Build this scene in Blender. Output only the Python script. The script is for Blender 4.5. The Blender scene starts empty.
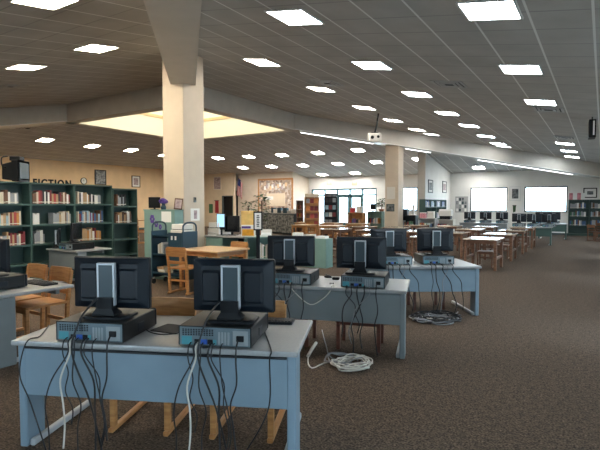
import bpy, bmesh, math, random
from mathutils import Vector, Matrix
RND = random.Random(11)
scene = bpy.context.scene
COL = scene.collection
PI = math.pi
# ------------------------------------------------------------------ camera
# world X runs across the room (to the window side), world Y runs along the room (to the entrance wall)
YAW = math.atan(303 / 480)
S, C = math.sin(YAW), math.cos(YAW)
PITCH = math.atan(20 / 480)
EYE = 1.55
cam_d = bpy.data.cameras.new('camera')
cam = bpy.data.objects.new('camera', cam_d)
COL.objects.link(cam)
cam.location = (0, 0, EYE)
cam.rotation_euler = (PI / 2 - PITCH, 0, YAW)
cam_d.sensor_width = 36
cam_d.lens = 28.8
cam_d.clip_end = 200
scene.camera = cam
# ------------------------------------------------------------------ world, exposure
world = bpy.data.worlds.new('overcast_sky')
scene.world = world
world.use_nodes = True
bg = world.node_tree.nodes['Background']
bg.inputs[0].default_value = (0.70, 0.86, 1.0, 1)
bg.inputs[1].default_value = 9.0
scene.view_settings.view_transform = 'Standard'
scene.view_settings.look = 'None'
scene.view_settings.exposure = 0.55
scene.view_settings.gamma = 1.0
scene.view_settings.use_curve_mapping = False
sun_d = bpy.data.lights.new('hazy_sun', 'SUN')
sun_d.energy = 1.8
sun_d.angle = math.radians(16)
sun_d.color = (0.72, 0.86, 1.0)
sun = bpy.data.objects.new('hazy_sun', sun_d)
COL.objects.link(sun)
sun.rotation_euler = (0, math.radians(56), 0)     # shines in through the side windows
sun.location = (30, 8, 20)
PANEL_POWER = 26.0        # fluorescent panels
SKYLIGHT_POWER = 2.0
try:
    scene.cycles.max_bounces = 8
    scene.cycles.diffuse_bounces = 5
    scene.cycles.sample_clamp_indirect = 6
except Exception:
    pass


# ------------------------------------------------------------------ measuring helpers (sight line through a point of the photograph -> a place in the room)
def ray(px, py):
    x = (px - 300) / 480
    y = (225 - py) / 480
    cp, sp = math.cos(PITCH), math.sin(PITCH)
    d = (x, cp + y * sp, -sp + y * cp)
    return Vector((d[0] * C - d[1] * S, d[0] * S + d[1] * C, d[2]))


def at(px, py, z=0.0):
    d = ray(px, py)
    t = (z - EYE) / d.z
    return Vector((d.x * t, d.y * t, z))


def on_x(px, py, x):
    d = ray(px, py)
    t = x / d.x
    return Vector((x, d.y * t, EYE + d.z * t))


def on_y(px, py, y):
    d = ray(px, py)
    t = y / d.y
    return Vector((d.x * t, y, EYE + d.z * t))


def deep(px, py, depth):
    d = ray(px, py)
    t = depth / (-S * d.x + C * d.y)
    return Vector((d.x * t, d.y * t, EYE + d.z * t))


# ------------------------------------------------------------------ materials
def mat(name, color, rough=0.6, metal=0.0, noise=0.0, scale=8.0, color2=None, bump=0.0, spec=0.5, stretch=None, detail=4):
    m = bpy.data.materials.new(name)
    m.use_nodes = True
    nt = m.node_tree
    b = nt.nodes['Principled BSDF']
    b.inputs['Base Color'].default_value = (*color, 1)
    b.inputs['Roughness'].default_value = rough
    b.inputs['Metallic'].default_value = metal
    b.inputs['Specular IOR Level'].default_value = spec
    if noise or color2 or bump:
        tc = nt.nodes.new('ShaderNodeTexCoord')
        mp = nt.nodes.new('ShaderNodeMapping')
        nt.links.new(tc.outputs['Object'], mp.inputs[0])
        if stretch:
            mp.inputs['Scale'].default_value = stretch
        n = nt.nodes.new('ShaderNodeTexNoise')
        n.inputs['Scale'].default_value = scale
        n.inputs['Detail'].default_value = detail
        nt.links.new(mp.outputs[0], n.inputs['Vector'])
        if noise or color2:
            r = nt.nodes.new('ShaderNodeValToRGB')
            c2 = color2 or tuple(max(0, c * (1 - noise)) for c in color)
            c1 = color if color2 else tuple(min(1, c * (1 + noise * 0.5)) for c in color)
            r.color_ramp.elements[0].position = 0.35
            r.color_ramp.elements[1].position = 0.65
            r.color_ramp.elements[0].color = (*c2, 1)
            r.color_ramp.elements[1].color = (*c1, 1)
            nt.links.new(n.outputs[0], r.inputs[0])
            nt.links.new(r.outputs[0], b.inputs['Base Color'])
        if bump:
            bp = nt.nodes.new('ShaderNodeBump')
            bp.inputs['Strength'].default_value = bump
            bp.inputs['Distance'].default_value = 0.01
            nt.links.new(n.outputs[0], bp.inputs['Height'])
            nt.links.new(bp.outputs[0], b.inputs['Normal'])
    return m


def emis(name, color, strength):
    m = bpy.data.materials.new(name)
    m.use_nodes = True
    nt = m.node_tree
    b = nt.nodes['Principled BSDF']
    b.inputs['Base Color'].default_value = (*[c * .8 for c in color], 1)
    b.inputs['Emission Color'].default_value = (*color, 1)
    b.inputs['Emission Strength'].default_value = strength
    return m


def ceiling_mat(name, tile, bar, bar_shade):
    m = bpy.data.materials.new(name)
    m.use_nodes = True
    nt = m.node_tree
    N, L = nt.nodes, nt.links
    b = N['Principled BSDF']
    b.inputs['Roughness'].default_value = 0.85
    geo = N.new('ShaderNodeNewGeometry')
    sep = N.new('ShaderNodeSeparateXYZ')
    L.new(geo.outputs['Position'], sep.inputs[0])

    def line(out, off, width, pitch):
        a = N.new('ShaderNodeMath'); a.operation = 'ADD'; a.inputs[1].default_value = 60 + off
        L.new(out, a.inputs[0])
        d = N.new('ShaderNodeMath'); d.operation = 'DIVIDE'; d.inputs[1].default_value = pitch
        L.new(a.outputs[0], d.inputs[0])
        f = N.new('ShaderNodeMath'); f.operation = 'FRACT'
        L.new(d.outputs[0], f.inputs[0])
        lt = N.new('ShaderNodeMath'); lt.operation = 'LESS_THAN'; lt.inputs[1].default_value = width
        L.new(f.outputs[0], lt.inputs[0])
        return lt.outputs[0]
    lx = line(sep.outputs[0], 0.143, 0.045, .60)
    ly = line(sep.outputs[1], 0.183, 0.045, .61)
    vor = N.new('ShaderNodeTexNoise'); vor.inputs['Scale'].default_value = 1.7; vor.inputs['Detail'].default_value = 5
    L.new(geo.outputs['Position'], vor.inputs['Vector'])
    rp = N.new('ShaderNodeValToRGB')
    rp.color_ramp.elements[0].position = 0.3
    rp.color_ramp.elements[0].color = (*[c * .82 for c in tile], 1)
    rp.color_ramp.elements[1].position = 0.7
    rp.color_ramp.elements[1].color = (*tile, 1)
    L.new(vor.outputs[0], rp.inputs[0])
    m1 = N.new('ShaderNodeMix'); m1.data_type = 'RGBA'
    L.new(ly, m1.inputs[0]); L.new(rp.outputs[0], m1.inputs[6]); m1.inputs[7].default_value = (*bar_shade, 1)  # cross bars coloured darker to paint in their shadow
    m2 = N.new('ShaderNodeMix'); m2.data_type = 'RGBA'
    L.new(lx, m2.inputs[0]); L.new(m1.outputs[2], m2.inputs[6]); m2.inputs[7].default_value = (*bar, 1)
    L.new(m2.outputs[2], b.inputs['Base Color'])
    return m


def glass_mat(name, tint=(0.93, 0.97, 0.98)):
    m = bpy.data.materials.new(name)
    m.use_nodes = True
    nt = m.node_tree
    nt.nodes.remove(nt.nodes['Principled BSDF'])
    out = nt.nodes['Material Output']
    t = nt.nodes.new('ShaderNodeBsdfTransparent'); t.inputs[0].default_value = (*tint, 1)
    g = nt.nodes.new('ShaderNodeBsdfGlossy'); g.inputs['Roughness'].default_value = 0.03
    mx = nt.nodes.new('ShaderNodeMixShader'); mx.inputs[0].default_value = 0.06
    nt.links.new(t.outputs[0], mx.inputs[1]); nt.links.new(g.outputs[0], mx.inputs[2])
    nt.links.new(mx.outputs[0], out.inputs[0])
    return m


def carpet_mat():
    m = mat('carpet', (0.20, 0.155, 0.115), rough=0.95, spec=0.1)
    nt = m.node_tree; N, L = nt.nodes, nt.links
    b = N['Principled BSDF']
    geo = N.new('ShaderNodeNewGeometry')
    n1 = N.new('ShaderNodeTexNoise'); n1.inputs['Scale'].default_value = 70; n1.inputs['Detail'].default_value = 3
    n2 = N.new('ShaderNodeTexNoise'); n2.inputs['Scale'].default_value = 22; n2.inputs['Detail'].default_value = 4
    L.new(geo.outputs['Position'], n1.inputs['Vector']); L.new(geo.outputs['Position'], n2.inputs['Vector'])
    r1 = N.new('ShaderNodeValToRGB')
    e = r1.color_ramp.elements
    e[0].position = .34; e[0].color = (0.040, 0.029, 0.022, 1)
    e[1].position = .68; e[1].color = (0.170, 0.125, 0.092, 1)
    k = e.new(.5); k.color = (0.094, 0.069, 0.050, 1)
    L.new(n1.outputs[0], r1.inputs[0])
    r2 = N.new('ShaderNodeValToRGB')
    r2.color_ramp.elements[0].position = .35; r2.color_ramp.elements[0].color = (.72, .72, .75, 1)
    r2.color_ramp.elements[1].position = .65; r2.color_ramp.elements[1].color = (1.15, 1.12, 1.1, 1)
    L.new(n2.outputs[0], r2.inputs[0])
    mx = N.new('ShaderNodeMix'); mx.data_type = 'RGBA'; mx.blend_type = 'MULTIPLY'; mx.inputs[0].default_value = 1
    L.new(r1.outputs[0], mx.inputs[6]); L.new(r2.outputs[0], mx.inputs[7])
    L.new(mx.outputs[2], b.inputs['Base Color'])
    bp = N.new('ShaderNodeBump'); bp.inputs['Strength'].default_value = .5; bp.inputs['Distance'].default_value = .008
    L.new(n1.outputs[0], bp.inputs['Height']); L.new(bp.outputs[0], b.inputs['Normal'])
    return m


M = dict(
    carpet=carpet_mat(),
    tile=ceiling_mat('ceiling_tile', (0.50, 0.485, 0.46), (0.80, 0.80, 0.78), (0.34, 0.33, 0.32)),
    cream=mat('cream_paint', (0.58, 0.49, 0.385), .55, noise=.05, scale=3),
    tan=mat('tan_paint', (0.78, 0.56, 0.33), .7, noise=.06, scale=2),
    tan2=mat('light_tan_paint', (0.74, 0.62, 0.46), .7, noise=.06, scale=2),
    white=mat('white_wall_paint', (0.83, 0.82, 0.78), .6, noise=.04, scale=2),
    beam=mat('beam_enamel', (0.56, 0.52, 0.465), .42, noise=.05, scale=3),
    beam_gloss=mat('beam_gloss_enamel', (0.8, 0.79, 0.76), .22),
    well=mat('well_cream_paint', (0.92, 0.89, 0.78), .6),
    sky=emis('skylight_diffuser', (1.0, 0.93, 0.72), SKYLIGHT_POWER),
    panel=emis('fluorescent_diffuser', (1.0, 0.93, 0.82), PANEL_POWER),
    panel_cool=emis('fluorescent_diffuser_cool', (0.88, 0.96, 1.0), PANEL_POWER),
    panel_warm=emis('fluorescent_diffuser_warm', (1.0, 0.88, 0.68), PANEL_POWER * 1.9),
    panel_far=emis('fluorescent_diffuser_far', (1.0, 0.97, 0.92), PANEL_POWER * 1.9),
    panel_low=emis('fluorescent_diffuser_low', (0.97, 0.97, 0.95), PANEL_POWER * .25),
    strip=emis('beam_streak_glow', (0.97, 0.98, 1.0), 2.2),  # glow of the bright streaks added under the long beam
    alu=mat('white_enamel_frame', (0.7, 0.7, 0.68), .5),
    vent=mat('vent_grey', (0.42, 0.42, 0.41), .5),
    ventdark=mat('vent_dark', (0.05, 0.05, 0.05), .8),
    glass=glass_mat('window_glass'),
    frame=mat('dark_window_frame', (0.05, 0.07, 0.075), .45),
    teal_frame=mat('teal_metal_frame', (0.06, 0.13, 0.14), .45),
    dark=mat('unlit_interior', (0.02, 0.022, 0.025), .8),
    ground=mat('concrete', (0.5, 0.5, 0.48), .9, noise=.1, scale=.5),
    # furniture
    lam=mat('grey_laminate', (0.33, 0.335, 0.335), .36, noise=.06, scale=60),
    blue_panel=mat('blue_grey_steel', (0.20, 0.275, 0.335), .42, noise=.05, scale=5),
    grey_panel=mat('grey_steel', (0.19, 0.215, 0.225), .45, noise=.05, scale=5),
    foot=mat('pale_steel', (0.40, 0.41, 0.42), .4),
    oak=mat('honey_oak', (0.50, 0.24, 0.085), .42, color2=(0.36, 0.155, 0.05), scale=6, stretch=(1, 1, 8)),
    redoak=mat('red_oak', (0.205, 0.10, 0.055), .4, color2=(0.13, 0.058, 0.033), scale=6, stretch=(1, 1, 8)),
    darkred=mat('dark_red_wood', (0.13, 0.045, 0.03), .4, color2=(0.08, 0.03, 0.02), scale=6, stretch=(1, 1, 8)),
    tabletop=mat('pale_wood_laminate', (0.62, 0.50, 0.40), .12, spec=.8, color2=(0.54, 0.42, 0.32), scale=5, stretch=(1, 10, 1)),
    oaktop=mat('oak_laminate', (0.60, 0.40, 0.22), .35, color2=(0.52, 0.33, 0.17), scale=4, stretch=(1, 8, 1)),
    black=mat('black_plastic', (0.006, 0.007, 0.009), .45, spec=.25),
    black2=mat('dark_slate_plastic', (0.007, 0.011, 0.017), .42, spec=.3),
    blackmat=mat('black_rubber', (0.012, 0.012, 0.013), .85),
    case=mat('black_steel_case', (0.009, 0.009, 0.009), .42, spec=.3),
    silver=mat('silver_plastic', (0.47, 0.50, 0.53), .3, metal=.35),
    insert=mat('grey_slate_plastic', (0.03, 0.052, 0.064), .4),
    plate=mat('zinc_plate', (0.15, 0.20, 0.23), .38, metal=.4),
    slot=mat('zinc_slot_cover', (0.30, 0.34, 0.36), .35, metal=.4),
    portblue=mat('blue_connector', (0.03, 0.10, 0.42), .4),
    porttoq=mat('turquoise_connector', (0.06, 0.27, 0.32), .4),
    screen=mat('black_screen_glass', (0.006, 0.006, 0.008), .12),
    cable=mat('black_cable', (0.012, 0.012, 0.014), .5),
    cablew=mat('white_cable', (0.62, 0.58, 0.52), .5),
    cableg=mat('grey_cable', (0.25, 0.25, 0.26), .5),
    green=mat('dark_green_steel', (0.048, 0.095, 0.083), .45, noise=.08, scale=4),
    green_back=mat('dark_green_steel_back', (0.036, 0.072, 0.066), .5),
    teal=mat('teal_steel', (0.19, 0.31, 0.275), .45, noise=.06, scale=4),
    navy=mat('navy_steel', (0.012, 0.045, 0.075), .4),
    paper=mat('white_paper', (0.80, 0.79, 0.76), .8),
    page=mat('book_pages', (0.70, 0.64, 0.52), .85),
    offwhite=mat('offwhite_plastic', (0.66, 0.63, 0.58), .45),
    purple=mat('purple_fabric', (0.10, 0.05, 0.28), .7, noise=.3, scale=20),
    orange=mat('orange_card', (0.80, 0.36, 0.02), .6, noise=.2, scale=15),
    yellow=mat('straw_yellow_card', (0.72, 0.48, 0.16), .7, noise=.15, scale=10),
    red=mat('red_cloth', (0.42, 0.03, 0.04), .7),
    pink=mat('pink_card', (0.66, 0.26, 0.30), .6, noise=.4, scale=30),
    bluescr=emis('blue_screen', (0.35, 0.62, 0.85), 0.75),
    leaf=mat('leaf_green', (0.035, 0.085, 0.03), .6, noise=.4, scale=12),
    pot=mat('terracotta', (0.3, 0.12, 0.06), .8),
    photo1=mat('picture_print_grey', (0.35, 0.36, 0.36), .5, color2=(0.06, 0.07, 0.08), scale=9),
    photo2=mat('picture_print_mauve', (0.55, 0.44, 0.42), .5, color2=(0.24, 0.17, 0.2), scale=10),
    photo3=mat('picture_print_dark', (0.20, 0.22, 0.23), .5, color2=(0.02, 0.025, 0.03), scale=8),
    green_card=mat('green_card', (0.06, 0.20, 0.09), .7),
    woodframe=mat('brown_moulding', (0.10, 0.05, 0.03), .5),
)


def collage_mat():
    m = mat('photo_collage', (0.5, 0.36, 0.25), .7)
    nt = m.node_tree; N, L = nt.nodes, nt.links
    tc = N.new('ShaderNodeTexCoord')
    v = N.new('ShaderNodeTexVoronoi'); v.distance = 'CHEBYCHEV'; v.inputs['Scale'].default_value = 6.5
    L.new(tc.outputs['Object'], v.inputs['Vector'])
    r = N.new('ShaderNodeValToRGB')
    e = r.color_ramp.elements
    e[0].position = 0; e[0].color = (.20, .13, .10, 1)
    e[1].position = 1; e[1].color = (.72, .62, .52, 1)
    for p, c in ((.25, (.46, .34, .25)), (.5, (.62, .46, .33)), (.72, (.32, .26, .23))):
        k = e.new(p); k.color = (*c, 1)
    sp = N.new('ShaderNodeSeparateColor')
    L.new(v.outputs['Color'], sp.inputs[0]); L.new(sp.outputs[0], r.inputs[0])
    L.new(r.outputs[0], N['Principled BSDF'].inputs['Base Color'])
    return m


def flag_mat():
    m = mat('flag_cloth', (0.8, 0.8, 0.8), .8)
    nt = m.node_tree; N, L = nt.nodes, nt.links
    uv = N.new('ShaderNodeUVMap')
    sp = N.new('ShaderNodeSeparateXYZ'); L.new(uv.outputs[0], sp.inputs[0])

    def op(o, a, b=None):
        n = N.new('ShaderNodeMath'); n.operation = o
        for i, q in enumerate((a, b)):
            if q is None: continue
            if isinstance(q, (int, float)): n.inputs[i].default_value = q
            else: L.new(q, n.inputs[i])
        return n.outputs[0]
    st = op('LESS_THAN', op('FRACT', op('MULTIPLY', sp.outputs[1], 6.5)), .5)
    m1 = N.new('ShaderNodeMix'); m1.data_type = 'RGBA'
    L.new(st, m1.inputs[0]); m1.inputs[6].default_value = (.75, .73, .7, 1); m1.inputs[7].default_value = (.45, .03, .04, 1)
    ca = op('MULTIPLY', op('LESS_THAN', sp.outputs[0], .4), op('GREATER_THAN', sp.outputs[1], .46))
    m2 = N.new('ShaderNodeMix'); m2.data_type = 'RGBA'
    L.new(ca, m2.inputs[0]); L.new(m1.outputs[2], m2.inputs[6]); m2.inputs[7].default_value = (.02, .035, .14, 1)
    L.new(m2.outputs[2], N['Principled BSDF'].inputs['Base Color'])
    return m


M['collage'] = collage_mat()
M['flag'] = flag_mat()


# ------------------------------------------------------------------ mesh helpers
class MB:
    def __init__(self):
        self.bm = bmesh.new()
        self.mats = []

    def _mi(self, m):
        if m is None:
            return 0
        if m not in self.mats:
            self.mats.append(m)
        return self.mats.index(m)

    def box(self, lo, hi, bevel=0.0, m=None, seg=1):
        t = bmesh.new()
        bmesh.ops.create_cube(t, size=1)
        c = [(a + b) / 2 for a, b in zip(lo, hi)]
        s = [abs(b - a) for a, b in zip(lo, hi)]
        for v in t.verts:
            v.co = Vector([v.co[i] * s[i] + c[i] for i in range(3)])
        if bevel:
            bmesh.ops.bevel(t, geom=t.edges[:], offset=min(bevel, min(s) * .45), segments=seg, affect='EDGES', profile=.6)
        self._merge(t, m)
        return self

    def obox(self, center, size, rot=(0, 0, 0), bevel=0.0, m=None):
        t = bmesh.new()
        bmesh.ops.create_cube(t, size=1)
        for v in t.verts:
            v.co = Vector([v.co[i] * size[i] for i in range(3)])
        if bevel:
            bmesh.ops.bevel(t, geom=t.edges[:], offset=min(bevel, min(size) * .45), segments=1, affect='EDGES')
        from mathutils import Euler
        mt = Matrix.Translation(center) @ Euler(rot).to_matrix().to_4x4()
        bmesh.ops.transform(t, matrix=mt, verts=t.verts[:])
        self._merge(t, m)
        return self

    def _merge(self, t, m=None):
        i = self._mi(m)
        vm = {}
        for v in t.verts:
            vm[v] = self.bm.verts.new(v.co)
        for f in t.faces:
            nf = self.bm.faces.new([vm[v] for v in f.verts])
            nf.material_index = i
        t.free()

    def poly(self, pts, m=None):
        vs = [self.bm.verts.new(p) for p in pts]
        f = self.bm.faces.new(vs)
        f.material_index = self._mi(m)
        return self

    def loft(self, rings, cap=True, m=None, closed=True):
        """rings of equal length lists of points"""
        i = self._mi(m)
        vr = [[self.bm.verts.new(p) for p in r] for r in rings]
        n = len(vr[0])
        for a, b in zip(vr, vr[1:]):
            for k in range(n if closed else n - 1):
                f = self.bm.faces.new((a[k], a[(k + 1) % n], b[(k + 1) % n], b[k]))
                f.material_index = i
        if cap:
            for r, fl in ((vr[0], True), (vr[-1], False)):
                f = self.bm.faces.new(list(reversed(r)) if fl else r)
                f.material_index = i
        return self

    def lathe(self, prof, n=16, c=(0, 0, 0), m=None):
        rings = [[(c[0] + r * math.cos(2 * PI * k / n), c[1] + r * math.sin(2 * PI * k / n), c[2] + z) for k in range(n)] for r, z in prof]
        return self.loft(rings, True, m)

    def tube(self, pts, r=.005, n=6, m=None, smooth=6):
        pts = [Vector(p) for p in pts]
        if smooth and len(pts) > 2:
            q = [pts[0]] + pts + [pts[-1]]
            out = []
            for a, b, c_, d in zip(q, q[1:], q[2:], q[3:]):
                for k in range(smooth):
                    t = k / smooth
                    out.append(.5 * ((2 * b) + (c_ - a) * t + (2 * a - 5 * b + 4 * c_ - d) * t * t + (3 * b - a - 3 * c_ + d) * t ** 3))
            out.append(pts[-1])
            pts = out
        rings = []
        nv = None
        for i, p in enumerate(pts):
            d = (pts[min(i + 1, len(pts) - 1)] - pts[max(i - 1, 0)])
            d = d.normalized() if d.length > 1e-9 else Vector((0, 0, 1))
            if nv is None:
                nv = d.orthogonal().normalized()
            else:
                nv = (nv - d * nv.dot(d))
                nv = nv.normalized() if nv.length > 1e-6 else d.orthogonal().normalized()
            bv = d.cross(nv)
            rings.append([p + (nv * math.cos(2 * PI * k / n) + bv * math.sin(2 * PI * k / n)) * r for k in range(n)])
        return self.loft(rings, True, m)

    def build(self, name, m=None, parent=None, smooth=False, loc=None, rz=None):
        bmesh.ops.recalc_face_normals(self.bm, faces=self.bm.faces[:])
        me = bpy.data.meshes.new(name)
        self.bm.to_mesh(me)
        self.bm.free()
        if self.mats:
            for q in self.mats:
                me.materials.append(q)
        else:
            me.materials.append(m)
        if smooth:
            for p in me.polygons:
                p.use_smooth = True
        o = bpy.data.objects.new(name, me)
        COL.objects.link(o)
        if parent is not None:
            o.parent = parent
        if loc is not None:
            o.location = loc
        if rz is not None:
            o.rotation_euler = (0, 0, rz)
        return o


def thing(name, label, cat, loc=(0, 0, 0), rz=0.0, group=None):
    o = bpy.data.objects.new(name, None)
    COL.objects.link(o)
    o.empty_display_size = .1
    o.location = loc
    o.rotation_euler = (0, 0, rz)
    return tag(o, label, cat, group)


def tag(o, label, cat, group=None):
    o['label'] = label
    o['category'] = cat
    if group:
        o['group'] = group
    return o


def struct(o):
    o['kind'] = 'structure'
    return o


def dup(root, loc, rz, label, group=None):
    r = root.copy(); COL.objects.link(r)
    r.location = loc
    r.rotation_euler = (0, 0, rz)
    r['label'] = label
    if group:
        r['group'] = group
    for ch in list(root.children):
        c = ch.copy(); COL.objects.link(c); c.parent = r
        for g in list(ch.children):
            d = g.copy(); COL.objects.link(d); d.parent = c
    return r


ORD = ['first', 'second', 'third', 'fourth', 'fifth', 'sixth', 'seventh', 'eighth', 'ninth', 'tenth', 'eleventh', 'twelfth']
# ------------------------------------------------------------------ room shell
T = .165                                  # roof slope
ZR, Y1, Y2, XA, XB = 5.285, 10.66, 16.66, -16.87, -10.87   # top ring round the skylight
XL, XRW, YN, YF = -25.0, 2.4, -2.4, 28.2  # walls


def roof(x, y):
    return ZR - T * max(0, x - XB, y - Y2, Y1 - y, XA - x)


MB().box((XL - .3, YN - .3, -.2), (XRW + .3, YF + .3, 0)).build('floor', M['carpet'])['kind'] = 'structure'
struct(MB().box((-90, -70, -.45), (70, 110, -.25)).build('ground', M['ground']))


def P(x, y):
    return (x, y, roof(x, y))


cb = MB()
c1, c2, c3, c4 = P(XB, Y1), P(XB, Y2), P(XA, Y2), P(XA, Y1)
h1 = P(XB + (Y1 - YN), YN); h2 = P(XB + (YF - Y2), YF); h3 = P(XL, Y2 + (XA - XL)); h4 = P(XL, Y1 - (XA - XL))
for poly in ((c1, c2, h2, P(XRW, YF), P(XRW, YN), h1), (c2, c3, h3, P(XL, YF), h2), (c3, c4, h4, h3), (c4, c1, h1, P(XL, YN), h4)):
    top = [(p[0], p[1], p[2] + .12) for p in poly]
    cb.loft([list(poly), top], True)
struct(cb.build('ceiling', M['tile']))


def wall_y(name, y0, y1, x0, x1, z1, holes, m):
    """wall running along X with rectangular openings (xa, xb, za, zb)"""
    mb = MB()
    xs = sorted({x0, x1, *[h[0] for h in holes], *[h[1] for h in holes]})
    for a, b in zip(xs, xs[1:]):
        mid = (a + b) / 2
        hs = sorted([(h[2], h[3]) for h in holes if h[0] < mid < h[1]])
        z = 0
        for za, zb in hs:
            if za > z:
                mb.box((a, y0, z), (b, y1, za))
            z = zb
        mb.box((a, y0, z), (b, y1, z1))
    return struct(mb.build(name, m))


def wall_x(name, x0, x1, y0, y1, z1, holes, m):
    mb = MB()
    ys = sorted({y0, y1, *[h[0] for h in holes], *[h[1] for h in holes]})
    for a, b in zip(ys, ys[1:]):
        mid = (a + b) / 2
        z = 0
        for za, zb in sorted([(h[2], h[3]) for h in holes if h[0] < mid < h[1]]):
            if za > z:
                mb.box((x0, a, z), (x1, b, za))
            z = zb
        mb.box((x0, a, z), (x1, b, z1))
    return struct(mb.build(name, m))


def hole_y(x0p, y0p, x1p, y1p, y=YF):
    a, b = on_y(x0p, y0p, y), on_y(x1p, y1p, y)
    return (a.x, b.x, min(a.z, b.z), max(a.z, b.z))


W1 = hole_y(470.5, 186, 507, 212.5)
W2 = hole_y(524.5, 186, 567, 213)
W3 = hole_y(402, 187.5, 417.5, 211)
DR = hole_y(311.5, 188, 376.5, 205)
DR = (DR[0], DR[1], 0.0, 2.62)
W1 = (W1[0], W1[1], 1.18, 2.52); W2 = (W2[0], W2[1], 1.18, 2.52); W3 = (W3[0], W3[1], 1.2, 2.62)
wall_y('wall_back', YF, YF + .25, XL - .3, XRW + .3, 5.6, [W1, W2, W3, DR], M['white'])
wall_x('wall_left', XL - .25, XL, YN - .3, YF + .3, 5.6, [], M['tan'])
RW = [(c - .8, c + .8, .25, 2.4) for c in (-.9, 2.0, 6.7, 11.7, 16.8, 21.9)]
wall_x('wall_right', XRW, XRW + .25, YN - .3, YF + .3, 5.6, RW, M['white'])
NW = [(-4.4, -2.0, 1.0, 2.3)]
wall_y('wall_front', YN - .25, YN, XL - .3, XRW + .3, 5.6, NW, M['white'])


def portal(c, sx, sz, rot):
    ld = bpy.data.lights.new('daylight_portal', 'AREA')
    ld.shape = 'RECTANGLE'; ld.size = sx; ld.size_y = sz
    ld.cycles.is_portal = True
    o = bpy.data.objects.new('daylight_portal', ld)
    COL.objects.link(o); o.location = c; o.rotation_euler = rot


def window(name, h, ax, pos, mullion=(), fm='frame', inside=-1):
    """ax 'y': lies in a wall along X at y=pos, ax 'x': in a wall along Y at x=pos"""
    root = struct(bpy.data.objects.new(name, None)); COL.objects.link(root)
    a, b, z0, z1 = h
    w = .06

    def bx(mb, s0, s1, za, zb, t0, t1):
        if ax == 'y':
            mb.box((s0, pos + t0, za), (s1, pos + t1, zb))
        else:
            mb.box((pos + t0, s0, za), (pos + t1, s1, zb))
    mb = MB()
    bx(mb, a, b, z0, z0 + w, .02, .14); bx(mb, a, b, z1 - w, z1, .02, .14)
    bx(mb, a, a + w, z0, z1, .02, .14); bx(mb, b - w, b, z0, z1, .02, .14)
    for t in mullion:
        bx(mb, a + (b - a) * t - .025, a + (b - a) * t + .025, z0, z1, .03, .12)
    struct(mb.build('window_frame', M[fm], root))
    mb = MB(); bx(mb, a, b, z0, z1, .075, .083)
    struct(mb.build('window_pane', M['glass'], root))
    mb = MB(); bx(mb, a - .05, b + .05, z0 - .04, z0, -.06, .1)
    struct(mb.build('window_sill', M['alu'], root))
    c = ((a + b) / 2, pos + .2, (z0 + z1) / 2) if ax == 'y' else (pos + .2, (a + b) / 2, (z0 + z1) / 2)
    sx = b - a
    if ax == 'y':
        portal(c, sx, z1 - z0, (-PI / 2, 0, 0))
    else:
        portal(c, sx, z1 - z0, (PI / 2, 0, PI / 2))
    return root


window('window_1', W1, 'y', YF)
window('window_2', W2, 'y', YF)
window('window_3', W3, 'y', YF)
for i, h in enumerate(RW):
    window('window_%d' % (i + 4), h, 'x', XRW, (.5,))
for i, h in enumerate(NW):
    a, b, z0, z1 = h
    root = struct(bpy.data.objects.new('window_%d' % (i + 10), None)); COL.objects.link(root)
    mb = MB()
    mb.box((a, YN - .14, z0), (b, YN - .02, z0 + .06)).box((a, YN - .14, z1 - .06), (b, YN - .02, z1))
    mb.box((a, YN - .14, z0), (a + .06, YN - .02, z1)).box((b - .06, YN - .14, z0), (b, YN - .02, z1))
    struct(mb.build('window_frame', M['frame'], root))
    struct(MB().box((a, YN - .083, z0), (b, YN - .075, z1)).build('window_pane', M['glass'], root))
    portal(((a + b) / 2, YN - .2, (z0 + z1) / 2), b - a, z1 - z0, (PI / 2, 0, 0))

# entrance: glazed door set
root = struct(bpy.data.objects.new('door_1', None)); COL.objects.link(root)
x0, x1, _, zt = DR
xm = [on_y(p, 200, YF).x for p in (324.5, 337, 349.5, 362)]
ztr = 2.2
mb = MB()
for x in [x0 + .04, *xm, x1 - .04]:
    mb.box((x - .05, YF + .02, 0), (x + .05, YF + .16, zt))
for z in (zt - .05, ztr):
    mb.box((x0, YF + .02, z - .05), (x1, YF + .16, z + .05))
mb.box((x0, YF + .02, 0), (x1, YF + .16, .12))
struct(mb.build('door_frame', M['teal_frame'], root))
struct(MB().box((x0, YF + .08, .1), (x1, YF + .088, zt)).build('door_pane', M['glass'], root))
for a, b in ((xm[2], xm[3]), (xm[1], xm[2])):
    mb = MB()
    mb.box((a + .05, YF + .04, .1), (a + .15, YF + .1, ztr - .05)).box((b - .15, YF + .04, .1), (b - .05, YF + .1, ztr - .05))
    mb.box((a + .05, YF + .04, .1), (b - .05, YF + .1, .4)).box((a + .05, YF + .04, ztr - .17), (b - .05, YF + .1, ztr - .05))
    leaf = struct(mb.build('door_leaf', M['teal_frame'], root))
    struct(MB().box((a + .15, YF - .03, .98), (b - .15, YF + .0, 1.04)).box((a + .16, YF - .03, .98), (a + .2, YF + .06, 1.04)).box((b - .2, YF - .03, .98), (b - .16, YF + .06, 1.04)).build('door_handle', M['silver'], leaf))
portal(((x0 + x1) / 2, YF + .22, zt / 2), x1 - x0, zt, (-PI / 2, 0, 0))


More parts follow.
